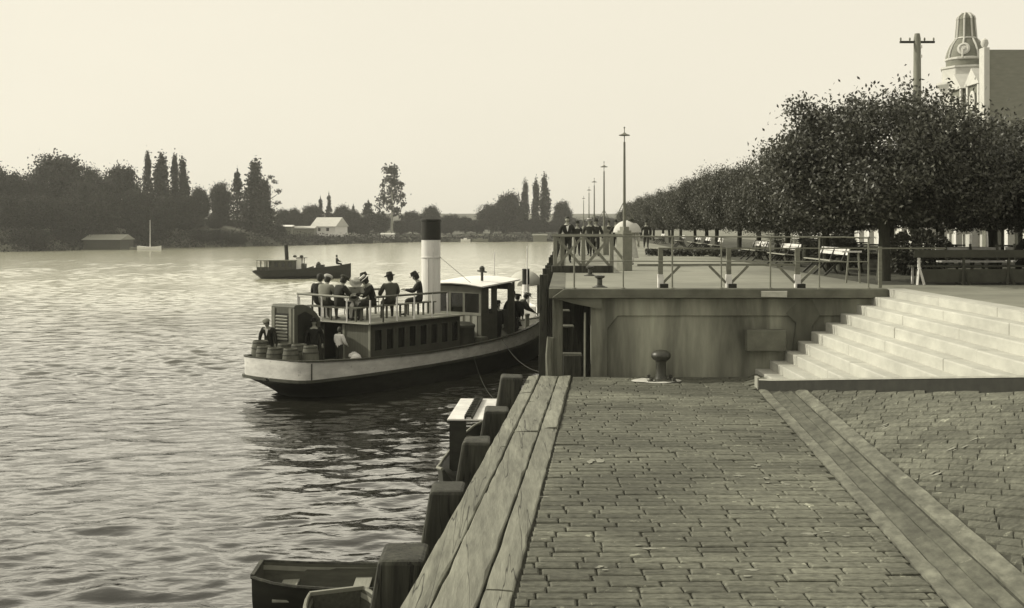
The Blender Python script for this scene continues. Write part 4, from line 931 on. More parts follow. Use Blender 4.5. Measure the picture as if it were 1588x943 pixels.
b = MB(); b.box(U0, U0 + .05, -HW, -.38, .74, 2.09); b.build('house_rear', m_wood, sb)
b = MB(); b.box(U0 + .001, U0 + .05, .5, HW - .06, .74, 2.09); b.build('house_rear', m_wood, sb)
for y in (-HW - .03, -.45): b = MB(); b.box(U0 - .03, U0 - .002, y, y + .09, .74, 2.09); b.build('corner_post', m_trim, sb)
b = MB(); b.box(U0 - .12, U1 + .05, -1.62, 1.62, 2.095, ZR - .012); b.build('roof_edge', m_wood2, sb, bevel=.02)
b = MB(); b.box(U0 - .10, U1 + .03, -1.59, 1.59, ZR - .01, ZR); b.build('roof_deck', m_deck, sb)
b = MB(); b.tube([(U0 - .12, -1.63, ZR - .03), (U1 + .05, -1.63, ZR - .03)], .025, 6); b.tube([(U0 - .13, -1.6, ZR - .03), (U0 - .13, 1.6, ZR - .03)], .025, 6); b.build('roof_beading', m_trim, sb)
# companion hatch with louvres
hp = [(1.15, .76), (1.15, 2.66), (1.22, 2.72), (1.55, 2.72), (1.85, 2.62), (2.1, 2.44), (2.28, 2.22), (2.28, .76)]
b = MB(); b.prism(hp, .38, 1.42); ha = b.build('companion_hatch', M('hatch_boards', .085, .6, .2, 4, .2, (3, 3, .6)), sb, bevel=.015)
b = MB(); b.box(1.12, 1.148, .48, .60, 1.0, 2.62); b.box(1.12, 1.148, 1.24, 1.36, 1.0, 2.62); b.box(1.12, 1.148, .36, .42, .9, 2.6); b.build('hatch_frame', m_trim, ha)
b = MB()
for i in range(8): b.box(1.10, 1.146, .66, 1.18, 1.62 + i * .1, 1.672 + i * .1, (0, R(-28), 0))
b.build('louvre', M('pale_louvre', .30, .6, .15, 5, .1), ha)
b = MB(); b.box(1.138, 1.149, .64, 1.2, 1.58, 2.45); b.build('louvre_back', m_black, ha)
b = MB(); b.prism([(1.3, .8), (1.3, 2.4), (1.6, 2.5), (1.9, 2.36), (2.1, 2.1), (2.15, .8)], .36, .378); b.build('hatch_opening_shade', m_black, ha)  # black sheet stands in for the shade inside the open hatch side
# roof rails
b = MB(); b.tube([(2.46, 1.62, ZR + .82), (2.46, -.72, ZR + .78)], .038, 8); b.build('rear_handrail', m_trim, sb, smooth=True)
b = MB(); b.tube([(2.75, -1.56, ZR + .80), (6.35, -1.56, ZR + .80)], .036, 8); b.build('side_handrail', m_wood, sb, smooth=True)
b = MB(); b.tube([(2.75, 1.56, ZR + .80), (6.35, 1.56, ZR + .80)], .036, 8); b.build('side_handrail', m_wood, sb, smooth=True)
for w in (1.6, .5, -.61): b = MB(); b.tube([(2.46, w, ZR - .02), (2.46, w, ZR + .8)], .026, 8); b.build('rail_post', m_whitew, sb, smooth=True)
for u in (2.5, 3.1, 3.75, 4.6, 5.5, 6.3):
    for s in (-1, 1):
        b = MB(); b.tube([(u, s * 1.57, ZR - .02), (u, s * 1.57, ZR + (.8 if u > 2.5 else .72))], .028 if u < 4 else .024, 8); b.build('rail_post', m_whitew if u != 3.1 else m_wood2, sb, smooth=True)
# roof benches
def rbench(x0, x1, y0, y1, along):
    b = MB(); b.box(x0, x1, y0, y1, ZR + .40, ZR + .44)
    if along == 'y':
        for y in (y0 + .1, (y0 + y1) / 2, y1 - .1): b.box(x0 + .04, x0 + .09, y - .03, y + .03, ZR + .002, ZR + .4); b.box(x1 - .09, x1 - .04, y - .03, y + .03, ZR + .002, ZR + .4)
    else:
        for x in (x0 + .1, (x0 + x1) / 2, x1 - .1): b.box(x - .03, x + .03, y0 + .04, y0 + .09, ZR + .002, ZR + .4); b.box(x - .03, x + .03, y1 - .09, y1 - .04, ZR + .002, ZR + .4)
    return b.build('roof_bench', m_wood, sb)
rbench(2.6, 2.98, -.9, 1.5, 'y'); rbench(3.2, 6.5, -1.4, -1.02, 'x') if False else None
rbench(3.25, 5.3, -.72, -.36, 'x'); rbench(5.5, 6.75, -.72, -.36, 'x'); rbench(3.2, 5.6, .9, 1.28, 'x')
# funnel
b = MB(); b.lathe([(.42, 1.4), (.38, 1.9), (.335, 2.2), (.335, 4.72)], 28, (7.34, .02, 0)); fn = b.build('funnel', M('funnel_white', .68, .55, .14, 3, .08, (2, 2, .25), patch=.08, pscale=2), sb, smooth=True)
b = MB(); b.lathe([(.345, 4.70), (.345, 5.34), (.365, 5.36), (.365, 5.42), (.345, 5.43), (.3, 5.38), (.29, 4.9)], 28, (7.34, .02, 0)); b.build('funnel_top', m_black, fn, smooth=True)
b = MB(); b.lathe([(.338, 4.05), (.355, 4.06), (.355, 4.10), (.338, 4.11)], 28, (7.34, .02, 0)); b.build('funnel_band', m_whitew, fn)
b = MB(); b.bar((7.34 - .335, -.12, 2.2), (7.34 - .335, -.12, 4.05), .03, .02); b.tube([(7.12, -.27, 2.0), (7.12, -.27, 4.6)], .014, 6); b.build('steam_pipe', m_whitew, fn)
b = MB(); b.tube([(7.4, -.33, 4.1), (8.3, -1.0, 3.18)], .008, 5); b.build('guy_wire', m_iron, sb)
# engine casing and drum between deck house and wheelhouse
b = MB(); b.box(7.06, 8.5, -.95, .95, .74, 1.5); b.build('engine_casing', m_wood2, sb, bevel=.03)
b = MB(); b.lathe([(.42, .75), (.44, 1.0), (.44, 1.62), (.47, 1.66), (.46, 1.74), (.3, 1.82), (.05, 1.85)], 22, (7.75, -1.05, 0)); b.build('boiler_drum', m_wood2, sb, smooth=True)
b = MB(); b.box(8.1, 8.5, -1.62, -1.15, .74, 1.28); b.build('locker', m_wood, sb, bevel=.01)
# wheelhouse
WU0, WU1, WW = 8.55, 10.5, 1.28
def zr_(u): return 3.06 + .075 * (u - WU0)
b = MB(); b.box(WU0, WU0 + .05, -WW, WW, .78, 1.62); b.box(WU0, WU0 + .05, -WW, WW, 1.62, 2.10)
b.box(WU0, WU0 + .05, -WW, WW, 2.78, 3.03)
for w in (-WW, -.55, .1, .75, WW - .1): b.box(WU0, WU0 + .05, w, w + .1, 2.10, 2.78)
wh = b.build('wheelhouse_aft', M('wheelhouse_boards', .12, .6, .2, 4, .15), sb)
b = MB(); b.box(WU0 + .02, WU0 + .03, -WW + .1, WW - .1, 2.1, 2.78); b.build('window_pane', m_glass, wh)
for w in (-1.1, -.78, -.46, -.14, .18):
    b = MB(); b.box(WU0 - .012, WU0 - .002, w, w + .2, 1.25, 1.98); b.build('panel', M('pale_panel', .30, .6, .15, 5, .1), wh)
b = MB(); b.box(WU0 - .02, WU0 - .003, -WW, WW, 2.0, 2.09); b.build('sill', m_trim, wh)
b = MB()
for (a, c) in ((WU0 + .05, 9.0), (9.2, 9.5), (10.2, WU1)): b.box(a, c, -WW, -WW + .05, .8, 3.05)
b.box(9.0, 9.2, -WW, -WW + .05, .8, 2.05); b.build('wheelhouse_side', m_wood2, sb); b = MB(); b.box(WU0 + .05, WU1, WW - .05, WW, .8, 2.2); b.box(WU0 + .05, WU1, WW - .05, WW, 2.8, 3.05); b.box(9.4, 9.55, WW - .05, WW, 2.2, 2.8)
b.build('wheelhouse_side', m_wood2, sb)
b = MB(); b.box(WU1 - .05, WU1, -WW + .06, WW - .06, .8, 2.1); b.box(WU1 - .05, WU1, -WW + .06, WW - .06, 2.85, 3.1); b.build('wheelhouse_front', m_wood2, sb)
for w in (-WW, WW - .07): b = MB(); b.box(WU1 + .02, WU1 + .09, w, w + .07, .9, 3.16); b.build('roof_post', m_wood, sb)
b = MB(); b.loft([[(u, y * 1.42, zr_(u) + .1 * (1 - y * y)) for y in (-1, -.6, -.2, .2, .6, 1)] + [(u, y * 1.42, zr_(u) - .05 + .1 * (1 - y * y)) for y in (1, .6, .2, -.2, -.6, -1)] for u in (8.42, 9.5, 10.75)], True)
for u in (8.42, 10.75): b.add([(u, y * 1.42, zr_(u) + .1 * (1 - y * y)) for y in (-1, -.6, -.2, .2, .6, 1)] + [(u, y * 1.42, zr_(u) - .05 + .1 * (1 - y * y)) for y in (1, .6, .2, -.2, -.6, -1)], [tuple(range(12))])
rf = b.build('wheelhouse_roof', m_white, sb)
b = MB(); b.loft([[(8.40, y * 1.44, zr_(8.42) - .055 + .1 * (1 - y * y)) for y in (-1, -.5, 0, .5, 1)], [(8.40, y * 1.44, zr_(8.42) - .02 + .1 * (1 - y * y)) for y in (-1, -.5, 0, .5, 1)], [(8.44, y * 1.44, zr_(8.42) - .02 + .1 * (1 - y * y)) for y in (-1, -.5, 0, .5, 1)], [(8.44, y * 1.44, zr_(8.42) - .06 + .1 * (1 - y * y)) for y in (-1, -.5, 0, .5, 1)]]); b.build('roof_trim', m_wood2, rf)
b = MB(); b.lathe([(.05, 3.2), (.05, 3.5), (.1, 3.52), (.1, 3.68), (.04, 3.74)], 10, (9.3, -.75, 0)); b.bar((9.3, -.95, 3.52), (9.3, -.55, 3.56), .05); b.build('roof_lamp', m_iron, rf)
b = MB(); b.tube([(11.0, 0, 1.0), (11.05, 0, 4.2)], .018, 6); b.build('jack_staff', m_whitew, sb)
b = MB(); b.lathe([(.09, .8), (.09, 1.65), (.12, 1.68), (.1, 1.74)], 10, (13.2, 0, 0)); b.build('bow_post', m_wood, sb)
b = MB()
for k in range(3): b.tube([(12.6 + .3 * math.cos(t), .1 + .3 * math.sin(t), deckz(12.5) + .04 + .06 * k) for t in np.linspace(0, 6.28, 18)], .03, 6, False)
b.build('rope_coil', m_rope, sb)
# small bundle by the deck house
q = BW(2.2, 1.25, .76); t = thing('canvas_bundle', 'small heap of pale canvas sacks on the launch deck behind the boy', 'bundle', q, BA)
b = MB()
for (x, y, z, r1, r2) in ((0, 0, .18, .3, .14), (.12, .2, .34, .2, .1), (-.1, -.1, .34, .18, .09)): b.lathe([(r1 * .5, -r2), (r1, -r2 * .3), (r1 * .9, r2 * .5), (r1 * .3, r2)], 10, (x, y, z + .05), 1, .7)
b.build('sacks', m_canvas, t, smooth=True, jitter=.015)
# barrels
def barrel():
    t = thing('barrel', 'x', 'barrel', (0, 0, 0), 0, 'wooden barrels on the stern of the steam launch')
    b = MB(); b.lathe([(.20, 0), (.235, .15), (.26, .37), (.235, .6), (.205, .75), (.19, .755), (.185, .72), (.02, .72)], 20); b.build('staves', m_barrel, t, smooth=True)
    for z, r_ in ((.06, .217), (.2, .246), (.56, .246), (.70, .219)):
        b = MB(); b.lathe([(r_, z - .022), (r_ + .006, z), (r_, z + .022)], 20); b.build('hoop', m_hoop, t)
    return t
br = barrel()
BL = [(416, 552, .55, 1.25, 1.15, 'largest barrel at the left end of the stern'), (417.5, 536.5, .22, .72, 1.0, 'left barrel of the front row on the stern'), (441.5, 540, .16, .18, 1.0, 'second barrel from the left in the front row on the stern'),
      (470, 540, .25, -.42, 1.0, 'third barrel from the left in the front row on the stern'), (498, 534, .75, -.75, 1.08, 'rightmost barrel, next to the boy in the white shirt'), (441, 533, .75, .38, 1.08, 'rear barrel half hidden behind the second front barrel'), (469, 534, .85, -.12, 1.08, 'rear barrel half hidden behind the third front barrel')]
def inv(px, z_top, py):                   # where a barrel top centre at height z appears in column px, row py
    Y = F * (CAMZ - z_top) / (py - HY); return Vector(((px - CX) * Y / F, Y, 0))
for i, (px, py, u, y, s, lab) in enumerate(BL):
    zt = .755 + .75 * s; top = {0: 526, 1: 537, 2: 540, 3: 540, 4: 534, 5: 534, 6: 534.5}[i]
    q = BW(u, -y); q = Vector((q.x, q.y, .755))
    o_ = br if i == 0 else copy_tree(br); o_.location = q; o_.scale = (1.0 + .12 * (i == 0), 1.0 + .12 * (i == 0), s); o_.rotation_euler = (0, 0, rng.uniform(0, 6)); o_['label'] = lab

# ---------------------------------------------------------------- smaller steamer out on the river
s2 = thing('river_steamer', 'small dark steamer with a thin funnel out on the river behind the passenger launch', 'steamer', (-25.5, 114.4, 0), R(1.5))
def h2(u): return float(np.interp(u, [0, .15, .5, 1.5, 4, 6.5, 8, 9, 9.6], [.5, .8, 1.0, 1.2, 1.3, 1.2, .85, .4, .02]))
def z2(u): return float(np.interp(u, [0, 1, 5, 7, 8.5, 9.6], [.80, .80, .98, 1.12, 1.3, 1.5]))
def k2(u): return float(np.interp(u, [0, .6, 1.2, 9, 9.6], [.55, .1, -.4, -.4, .1]))
b = MB(); b.loft([[(u, h2(u), z2(u)), (u, h2(u) * .9, (z2(u) + k2(u)) / 2), (u, 0, k2(u)), (u, -h2(u) * .9, (z2(u) + k2(u)) / 2), (u, -h2(u), z2(u)), (u, -h2(u) * .93, z2(u)), (u, 0, z2(u) - .25), (u, h2(u) * .93, z2(u))] for u in (0, .15, .5, 1.2, 2, 4, 5.5, 6.5, 7.3, 8, 8.5, 9, 9.35, 9.6)], True); b.build('hull', m_hull, s2, smooth=True)
b = MB(); b.box(1.9, 4.3, -.95, .95, .6, 1.75); b.build('cabin', m_wood2, s2)
for x in (2.25, 2.95, 3.6): b = MB(); b.box(x, x + .3, -.97, -.955, 1.15, 1.6); b.build('window', m_glass, s2)
b = MB(); b.box(.45, 4.4, -1.0, 1.0, 1.76, 1.83); b.build('roof', m_trim, s2)
for x in (.5, .9, 1.35, 1.65):
    for y in (-.93, .88): b = MB(); b.box(x, x + (.06 if x not in (1.35,) else .25), y, y + .05, .75, 1.755); b.build('roof_post', m_trim, s2)
b = MB(); b.box(.5, 1.9, -.93, -.9, .7, 1.15); b.build('side_board', m_wood2, s2)
b = MB(); b.tube([(3.3, 0, 1.8), (3.22, 0, 3.3)], .19, 14); b.build('funnel', m_black, s2, smooth=True)
b = MB(); b.box(4.32, 4.8, -.7, .7, .7, 2.0); b.build('wheelhouse', m_white, s2)
b = MB(); b.box(4.82, 5.15, -.7, .7, .7, 1.45); b.box(5.08, 5.14, -.7, -.62, 1.45, 2.0); b.box(4.3, 5.2, -.75, .75, 2.005, 2.06); b.box(4.86, 5.08, -.7, -.66, 1.45, 1.5); b.build('wheelhouse_front', m_wood2, s2)
for (x, z) in ((4.1, 2.16), (4.75, 2.16)): b = MB(); b.lathe([(.1, -.1), (.2, 0), (.16, .1), (.04, .15)], 10, (x, -.1, z)); b.build('roof_gear', m_wood2, s2)
b = MB(); b.prism([(5.3, .85), (5.9, .85), (5.85, 1.2), (5.35, 1.05)], -.5, .5); b.box(6.2, 6.95, -.5, .5, .85, 1.35); b.lathe([(.2, 1.35), (.24, 1.45), (.05, 1.65)], 9, (6.4, 0, 0)); b.build('deck_cargo', m_wood2, s2)

# ---------------------------------------------------------------- launch lying ahead along the quay
s3 = thing('awning_launch', 'launch with a rounded canvas awning lying ahead along the quay', 'launch', (.62, 55, 0), R(90 - 2.7))
smallhull(s3, 9, 1.9, .95, m_whitew)
b = MB(); rr = []
for i in range(13):
    t = i / 12; u = -1.6 + 3.4 * t; k = math.sin(math.pi * (.06 + .9 * t)) ** .55
    rr.append([(u, .78 * math.cos(a) * k, 2.42 + .66 * max(0, math.sin(a)) * k) for a in np.linspace(0, math.pi, 11)])
b.loft(rr); b.add(rr[0], [tuple(range(11))]); b.add(rr[-1], [tuple(range(11))]); b.build('awning', M('grey_awning', .42, .8, .1, 3, .1), s3, smooth=True)
for u in (-1.2, .1, 1.4):
    for y in (-.62, .62): b = MB(); b.bar((u, y, .7), (u, y, 2.45), .05); b.build('awning_post', m_wood2, s3)
b = MB(); b.lathe([(.16, .8), (.16, 2.55)], 16, (-2.4, -.12, 0)); f3 = b.build('funnel', m_white, s3, smooth=True)
b = MB(); b.lathe([(.165, 2.54), (.165, 3.2), (.18, 3.22), (.15, 3.25)], 16, (-2.4, -.12, 0)); b.build('funnel_top', m_black, f3, smooth=True)
b = MB(); b.box(-3.6, -2.9, -.6, .6, .8, 1.6); b.build('cabin', m_white, s3)
b = MB(); b.tube([(-3.0, -.2, 1.5), (-3.0, -.2, 4.3)], .02, 6); b.build('mast', m_whitew, s3)

# ---------------------------------------------------------------- small launch with a white canopy tucked beside the wharf piles
s4 = thing('canopied_launch', 'small dark launch with a flat white canopy roof moored behind the wharf piles', 'launch', (-.72, 23.4, 0), R(90 - 3))
b = MB(); rings = []
for i in range(13):
    u = -2.4 + 5.4 * i / 12; w = float(np.interp(u, [-2.4, -2.0, -.5, 1.5, 2.6, 3.0], [.42, .56, .62, .55, .25, .02])); z = .55 + .03 * (u - .3) ** 2
    rings.append([(u, -w, z), (u, -w * .85, .1), (u, 0, -.3), (u, w * .85, .1), (u, w, z), (u, w * .9, z), (u, 0, .25), (u, -w * .9, z)])
b.loft(rings, True); b.add(rings[0], [tuple(range(8))]); b.build('hull', m_hull, s4, smooth=True)
for s in (1, -1): b = MB(); b.tube([(r_[0][0], s * r_[4][1], r_[4][2] + .02) for r_ in rings], .03, 6); b.build('gunwale', m_trim, s4)
b = MB(); b.box(-1.2, 1.45, -.46, .46, 1.46, 1.5); rf = b.build('canopy', m_whitew, s4, bevel=.015)
b = MB(); b.box(-1.2, 1.3, -.03, .0, 1.503, 1.56); b.box(-1.2, 1.3, .10, .13, 1.503, 1.56)
for k in range(11): b.box(-1.12 + k * .22, -1.08 + k * .22, -.03, .13, 1.52, 1.575)
b.build('roof_ladder', m_pile, rf)
b = MB(); b.box(-1.17, 1.4, .38, .42, .5, 1.455); b.box(-1.17, -1.12, .1, .379, .5, 1.455); b.box(-1.17, -1.12, -.42, .099, .5, .95); b.build('cabin_side', m_hull, s4)
for (x, y) in ((-1.17, -.42), (1.36, -.42)): b = MB(); b.box(x, x + .04, y, y + .04, .5, 1.455); b.build('canopy_post', m_hull, s4)
b = MB(); b.tube([(-1.1 - .0, .05 - .4 * math.cos(a) * .8, .95 + .2 * math.sin(a)) for a in np.linspace(0, 3.14, 9)], .018, 6); b.build('seat_hoop', m_trim, s4)

# ---------------------------------------------------------------- rowing dinghies by the near piles
def dinghy(name, lab, loc, rz, L_, bm, mat, rim, free=.5):
    t = thing(name, lab, 'dinghy', loc, rz)
    o_ = []; i_ = []
    us = [0, .12, .3, .6, 1.0, 1.5, 2.0, 2.5, 2.9, 3.15, 3.3]; us = [u * L_ / 3.3 for u in us]
    hw = [.34, .40, .46, .51, .54, .55, .52, .42, .27, .12, .02]; sz = [.60, .58, .55, .52, .50, .49, .51, .55, .61, .66, .70]
    for u, w, z in zip(us, hw, sz):
        w *= bm / 1.1; z += free - .5
        o_.append([(u, -w, z), (u, -w * .88, z * .45), (u, -w * .5, -.02), (u, 0, -.1), (u, w * .5, -.02), (u, w * .88, z * .45), (u, w, z)])
        k = max(w - .03, .005) / w; i_.append([(u, y * k, max(zz + .02, .06) if abs(y) < w * .7 else zz) for (_, y, zz) in o_[-1]])
    b = MB(); b.loft(o_); b.add(o_[0], [tuple(range(7))]); b.build('hull', mat, t, smooth=True)
    b = MB(); b.loft(i_); b.add([(p_[0] + .03, p_[1], p_[2]) for p_ in i_[0]], [tuple(range(7))]); b.build('inner_planking', M('dinghy_inside', .07, .8, .3, 5, .2, (.6, 4, 4)), t, smooth=True)
    for s in (0, 6): b = MB(); b.tube([r_[s] for r_ in o_], .026, 6); b.build('gunwale', rim, t, smooth=True)
    b = MB(); b.bar((us[0] + .01, -hw[0] * bm / 1.1, sz[0] + free - .49), (us[0] + .01, hw[0] * bm / 1.1, sz[0] + free - .49), .05, .045); b.build('transom_rail', rim, t)
    for u in (.12, .42, .7):
        w = float(np.interp(u * L_, us, hw)) * bm / 1.1 - .03; b = MB(); b.box(u * L_ - .11, u * L_ + .11, -w, w, free - .20, free - .17); b.build('thwart', M('thwart_board', .26, .8, .2, 5, .2, (4, .6, 1)), t)
    for s in (-1, 1):
        b = MB(); b.loft([[(u, s * (w * bm / 1.1 - .05), z + free - .60), (u, s * (w * bm / 1.1 - .04), z + free - .54)] for u, w, z in list(zip(us, hw, sz))[:9]]); b.build('riser', m_trim, t)
    return t
dinghy('rowing_dinghy', 'dark wooden rowing dinghy lying behind the nearest wharf pile', (-3.42, 15.55, 0), R(1.5), 3.3, 1.15, m_hull, m_pile)
dinghy('rowing_dinghy', 'second rowing dinghy with a pale rim at the bottom edge below the dark dinghy', (-2.2, 14.55, 0), R(-68), 3.3, 1.1, m_pile, m_trim, .52)

# mooring ropes
def rope(name, lab, p, q, sag):
    p, q = Vector(p), Vector(q); b = MB(); b.tube([p.lerp(q, t) - Vector((0, 0, sag * 4 * t * (1 - t))) for t in np.linspace(0, 1, 15)], .009, 6); o_ = b.build(name, m_rope, smooth=True); tag(o_, lab, 'rope')
rope('mooring_rope', 'thin mooring rope from the launch side to the promenade corner pile', BW(9.0, 1.72, 1.05), (.66, 25.4, 2.3), .35) if False else None
rope('mooring_rope', 'thin mooring rope running from the launch side to a promenade pile', BW(9.3, 1.66, 1.12), (edge(28.4) - .2, 28.45, 1.6), .25)
rope('mooring_rope', 'thin mooring rope dropping from the launch side towards the lower wharf', BW(7.4, 1.84, .7), (.1, 23.4, 1.7), .6)
# ---------------------------------------------------------------- people
m_skin = M('skin', .30, .6, .08, 8, .05); m_hair = M('dark_hair', .03, .7, .2, 30, .2); m_shoe = M('dark_leather', .02, .4, .2, 8, .1)
def cloth(v): return M('cloth_%d' % int(v * 1000), v, .9, .15, 9, .25)
def person(lab, loc, facing, torso=0, head=(0, 0), legs=((0, 0, .0), (0, 0, .0)), arms=((0, .12, 8, .0), (0, .12, 8, .0)), pel=.92, H=1.7, jacket=.02, trousers=.025, hat='trilby', hatv=.03, hair=True, skirt=None, shirt=False, bulk=1.0, group=None):
    """legs: (thigh angle, shin angle, splay) per side, degrees, 0 = straight down, + = forward; arms: (upper angle, spread, fore angle, inward)"""
    dx, dy = facing; t = thing('person', lab, 'person', loc, math.atan2(-dx, dy), group); k = H / 1.7; bulk *= 1.14; t.scale = (k, k, k)
    Vt = []; Ed = []; Rd = []; Bn = []
    def v(p, r, par=None, bone=0):
        Vt.append(Vector(p)); Rd.append(r); Bn.append(bone)
        if par is not None: Ed.append((par, len(Vt) - 1))
        return len(Vt) - 1
    c, s = math.cos(R(torso)), math.sin(R(torso))
    def up(p, d, lat=0, fw=0): return Vector((p[0] + lat, p[1] + s * d + c * fw, p[2] + c * d - s * fw))
    P0 = Vector((0, 0, pel)); pv = v(P0, .135 * bulk); wst = v(up(P0, .16), .128 * bulk, pv); ch = v(up(P0, .34, 0, -.01), .15 * bulk, wst); nb = v(up(P0, .475, 0, -.01), .1 * bulk, ch)
    ht_ = R(torso * .6 + head[0]); hy = R(head[1]); base = up(P0, .50, 0, -.005)
    def hd(d, fw=0, lat=0):
        y = math.sin(ht_) * d + math.cos(ht_) * fw; z = math.cos(ht_) * d - math.sin(ht_) * fw; x = lat
        return Vector((base.x + x * math.cos(hy) - fw * math.sin(hy) * .9, base.y + y * (1 if abs(hy) < .1 else math.cos(hy)) , base.z + z))
    nk = v(hd(.05, .01), .052, nb, 1); h0 = v(hd(.115, .028), .062, nk, 1); h1 = v(hd(.185, .012), .094, h0, 1); h2_ = v(hd(.25, 0), .08, h1, 1)
    v(hd(.165, .105), .014, h1, 1)                                    # nose
    for sd in (-1, 1): v(hd(.17, -.005, sd * .088), .014, h1, 1)       # ears
    for i, sd in enumerate((-1, 1)):
        th, sh_, sp = legs[i]; hip = v((sd * .085, 0, pel - .05), .098 * bulk, pv, 2)
        q = Vector((sd * (.085 + sp * .4), math.sin(R(th)) * .43, pel - .05 - math.cos(R(th)) * .43)); mid = (Vt[hip] + q) / 2
        m1 = v(mid, .082 * bulk, hip, 2); kn = v(q, .074 * bulk, m1, 2); a = q + Vector((sd * sp * .15, math.sin(R(sh_)) * .40, -math.cos(R(sh_)) * .40))
        cf = v((q + a) / 2 + Vector((0, -.015, 0)), .058, kn, 2); an = v(a, .044, cf, 2); f1 = v(a + Vector((sd * .01, .09, -.035)), .04, an, 3); v(a + Vector((sd * .015, .18, -.045)), .034, f1, 3)
    for i, sd in enumerate((-1, 1)):
        ua, spd, fa, inw = arms[i]; shp = up(P0, .44, sd * .19, -.01); sh1 = v(shp, .086 * bulk, ch, 0)
        e = shp + Vector((sd * spd * .9, math.sin(R(ua)) * .28, -math.cos(R(ua)) * .28)); el = v(e, .062 * bulk, sh1, 0)
        w = e + Vector((-sd * inw, math.sin(R(fa)) * .25, -math.cos(R(fa)) * .25)); fm = v((e + w) / 2, .055 * bulk, el, 0); wr = v(w, .034, fm, 0)
        d = (w - e).normalized(); pm = v(w + d * .07, .034, wr, 4); side = d.cross(Vector((0, 0, 1))); side = side.normalized() if side.length > .1 else Vector((1, 0, 0)); nrm_ = side.cross(d).normalized()
        for j in range(4):
            o0 = w + d * .10 + side * (j - 1.5) * .021; L_ = (.05, .06, .055, .042)[j]
            a1 = v(o0 + d * .01, .0095, pm, 4); a2 = v(o0 + d * L_ * .6 - nrm_ * .012, .0085, a1, 4); v(o0 + d * L_ - nrm_ * .035, .0075, a2, 4)
        th1 = v(w + d * .045 + side * -.04 * sd - nrm_ * .012, .011, pm, 4); v(w + d * .085 + side * -.052 * sd - nrm_ * .02, .009, th1, 4)
    me = bpy.data.meshes.new('skeleton'); me.from_pydata([tuple(p) for p in Vt], Ed, []); ob = bpy.data.objects.new('skeleton', me); COL.objects.link(ob)
    sm_ = ob.modifiers.new('skin', 'SKIN'); sm_.branch_smoothing = .3
    for i, r_ in enumerate(Rd): me.skin_vertices[0].data[i].radius = (r_, r_ * (1.0 if i not in (0, 1, 2) else .8)); me.skin_vertices[0].data[i].use_root = (i == 0)
    ss = ob.modifiers.new('sub', 'SUBSURF'); ss.levels = 1; ss.render_levels = 1
    dg = bpy.context.evaluated_depsgraph_get(); m2 = bpy.data.meshes.new_from_object(ob.evaluated_get(dg)); bpy.data.objects.remove(ob); m2.name = 'body'
    mats = [cloth(jacket), m_skin, cloth(trousers), m_shoe, m_skin]; m2.materials.clear()
    for q in (mats[0], mats[1], mats[2], mats[3]): m2.materials.append(q)
    Pn = np.array([p for p in Vt]); segs = [(Pn[a], Pn[b_], Bn[b_]) for a, b_ in Ed]
    cen = np.array([p.center for p in m2.polygons]); best = np.full(len(cen), 1e9); mi = np.zeros(len(cen), int)
    for a, b_, bn in segs:
        ab = b_ - a; tt = np.clip(((cen - a) @ ab) / max(1e-9, ab @ ab), 0, 1); dd = np.linalg.norm(cen - (a + tt[:, None] * ab), axis=1); w_ = dd < best; best[w_] = dd[w_]; mi[w_] = {0: 0, 1: 1, 2: 2, 3: 3, 4: 1}[bn]
    mi[(cen[:, 2] < pel + .02) & (mi == 0) & (np.abs(cen[:, 0]) < .2)] = 0
    m2.polygons.foreach_set('material_index', mi); m2.polygons.foreach_set('use_smooth', [True] * len(cen))
    bo_ = bpy.data.objects.new('body', m2); COL.objects.link(bo_); bo_.parent = t
    # face: eyes and mouth
    b = MB()
    for sd in (-1, 1): b.lathe([(.002, -.011), (.011, 0), (.002, .011)], 7, hd(.178, .082, sd * .034))
    b.build('eyes', m_hair, t)
    q = hd(.115, .088); b = MB(); b.box(q.x - .025, q.x + .025, q.y - .008, q.y + .008, q.z - .006, q.z + .006); b.build('mouth', M('lips', .16, .6, .05, 5, 0), t)
    hm = Matrix.Translation(hd(.19, 0)) @ Euler((-ht_, 0, hy)).to_matrix().to_4x4()
    def place(mb, name, mat, smooth=True):
        mb.v = [tuple(hm @ Vector(p)) for p in mb.v]; return mb.build(name, mat, t, smooth=smooth)
    if hair:
        b = MB(); b.lathe([(.07, -.11), (.092, -.06), (.1, 0), (.095, .06), (.06, .105), (.01, .115)], 14, (0, -.022, 0), .98, 1.0); b.v = [p for p in b.v]; place(b, 'hair', m_hair)
    hm_ = cloth(hatv)
    if hat == 'trilby':
        b = MB(); b.lathe([(.165, .045), (.172, .055), (.105, .062), (.1, .12), (.085, .165), (.05, .16), (.01, .155)], 20, (0, 0, 0), .92, 1.08); hh = place(b, 'hat', hm_)
        b = MB(); b.lathe([(.108, .064), (.108, .09), (.1, .092)], 20, (0, 0, 0), .92, 1.08); place(b, 'hat_band', m_black)
    elif hat == 'boater':
        b = MB(); b.lathe([(.19, .05), (.19, .06), (.112, .066), (.11, .15), (.02, .153)], 22, (0, 0, 0), .95, 1.08); place(b, 'hat', hm_, False)
        b = MB(); b.lathe([(.115, .068), (.115, .105), (.11, .106)], 22, (0, 0, 0), .95, 1.08); place(b, 'hat_band', m_black)
    elif hat == 'cap':
        b = MB(); b.lathe([(.1, .03), (.125, .06), (.13, .09), (.1, .115), (.02, .122)], 18, (0, -.005, 0), 1, 1.12); b.add([(-.07, .09, .055), (.07, .09, .055), (.05, .175, .04), (-.05, .175, .04), (-.07, .09, .068), (.07, .09, .068)], [(0, 1, 2, 3), (4, 3, 2, 5)]); place(b, 'cap', hm_)
    elif hat == 'cloche':
        b = MB(); b.lathe([(.19, -.02), (.16, .0), (.12, .03), (.118, .09), (.09, .13), (.02, .145)], 20); place(b, 'hat', hm_)
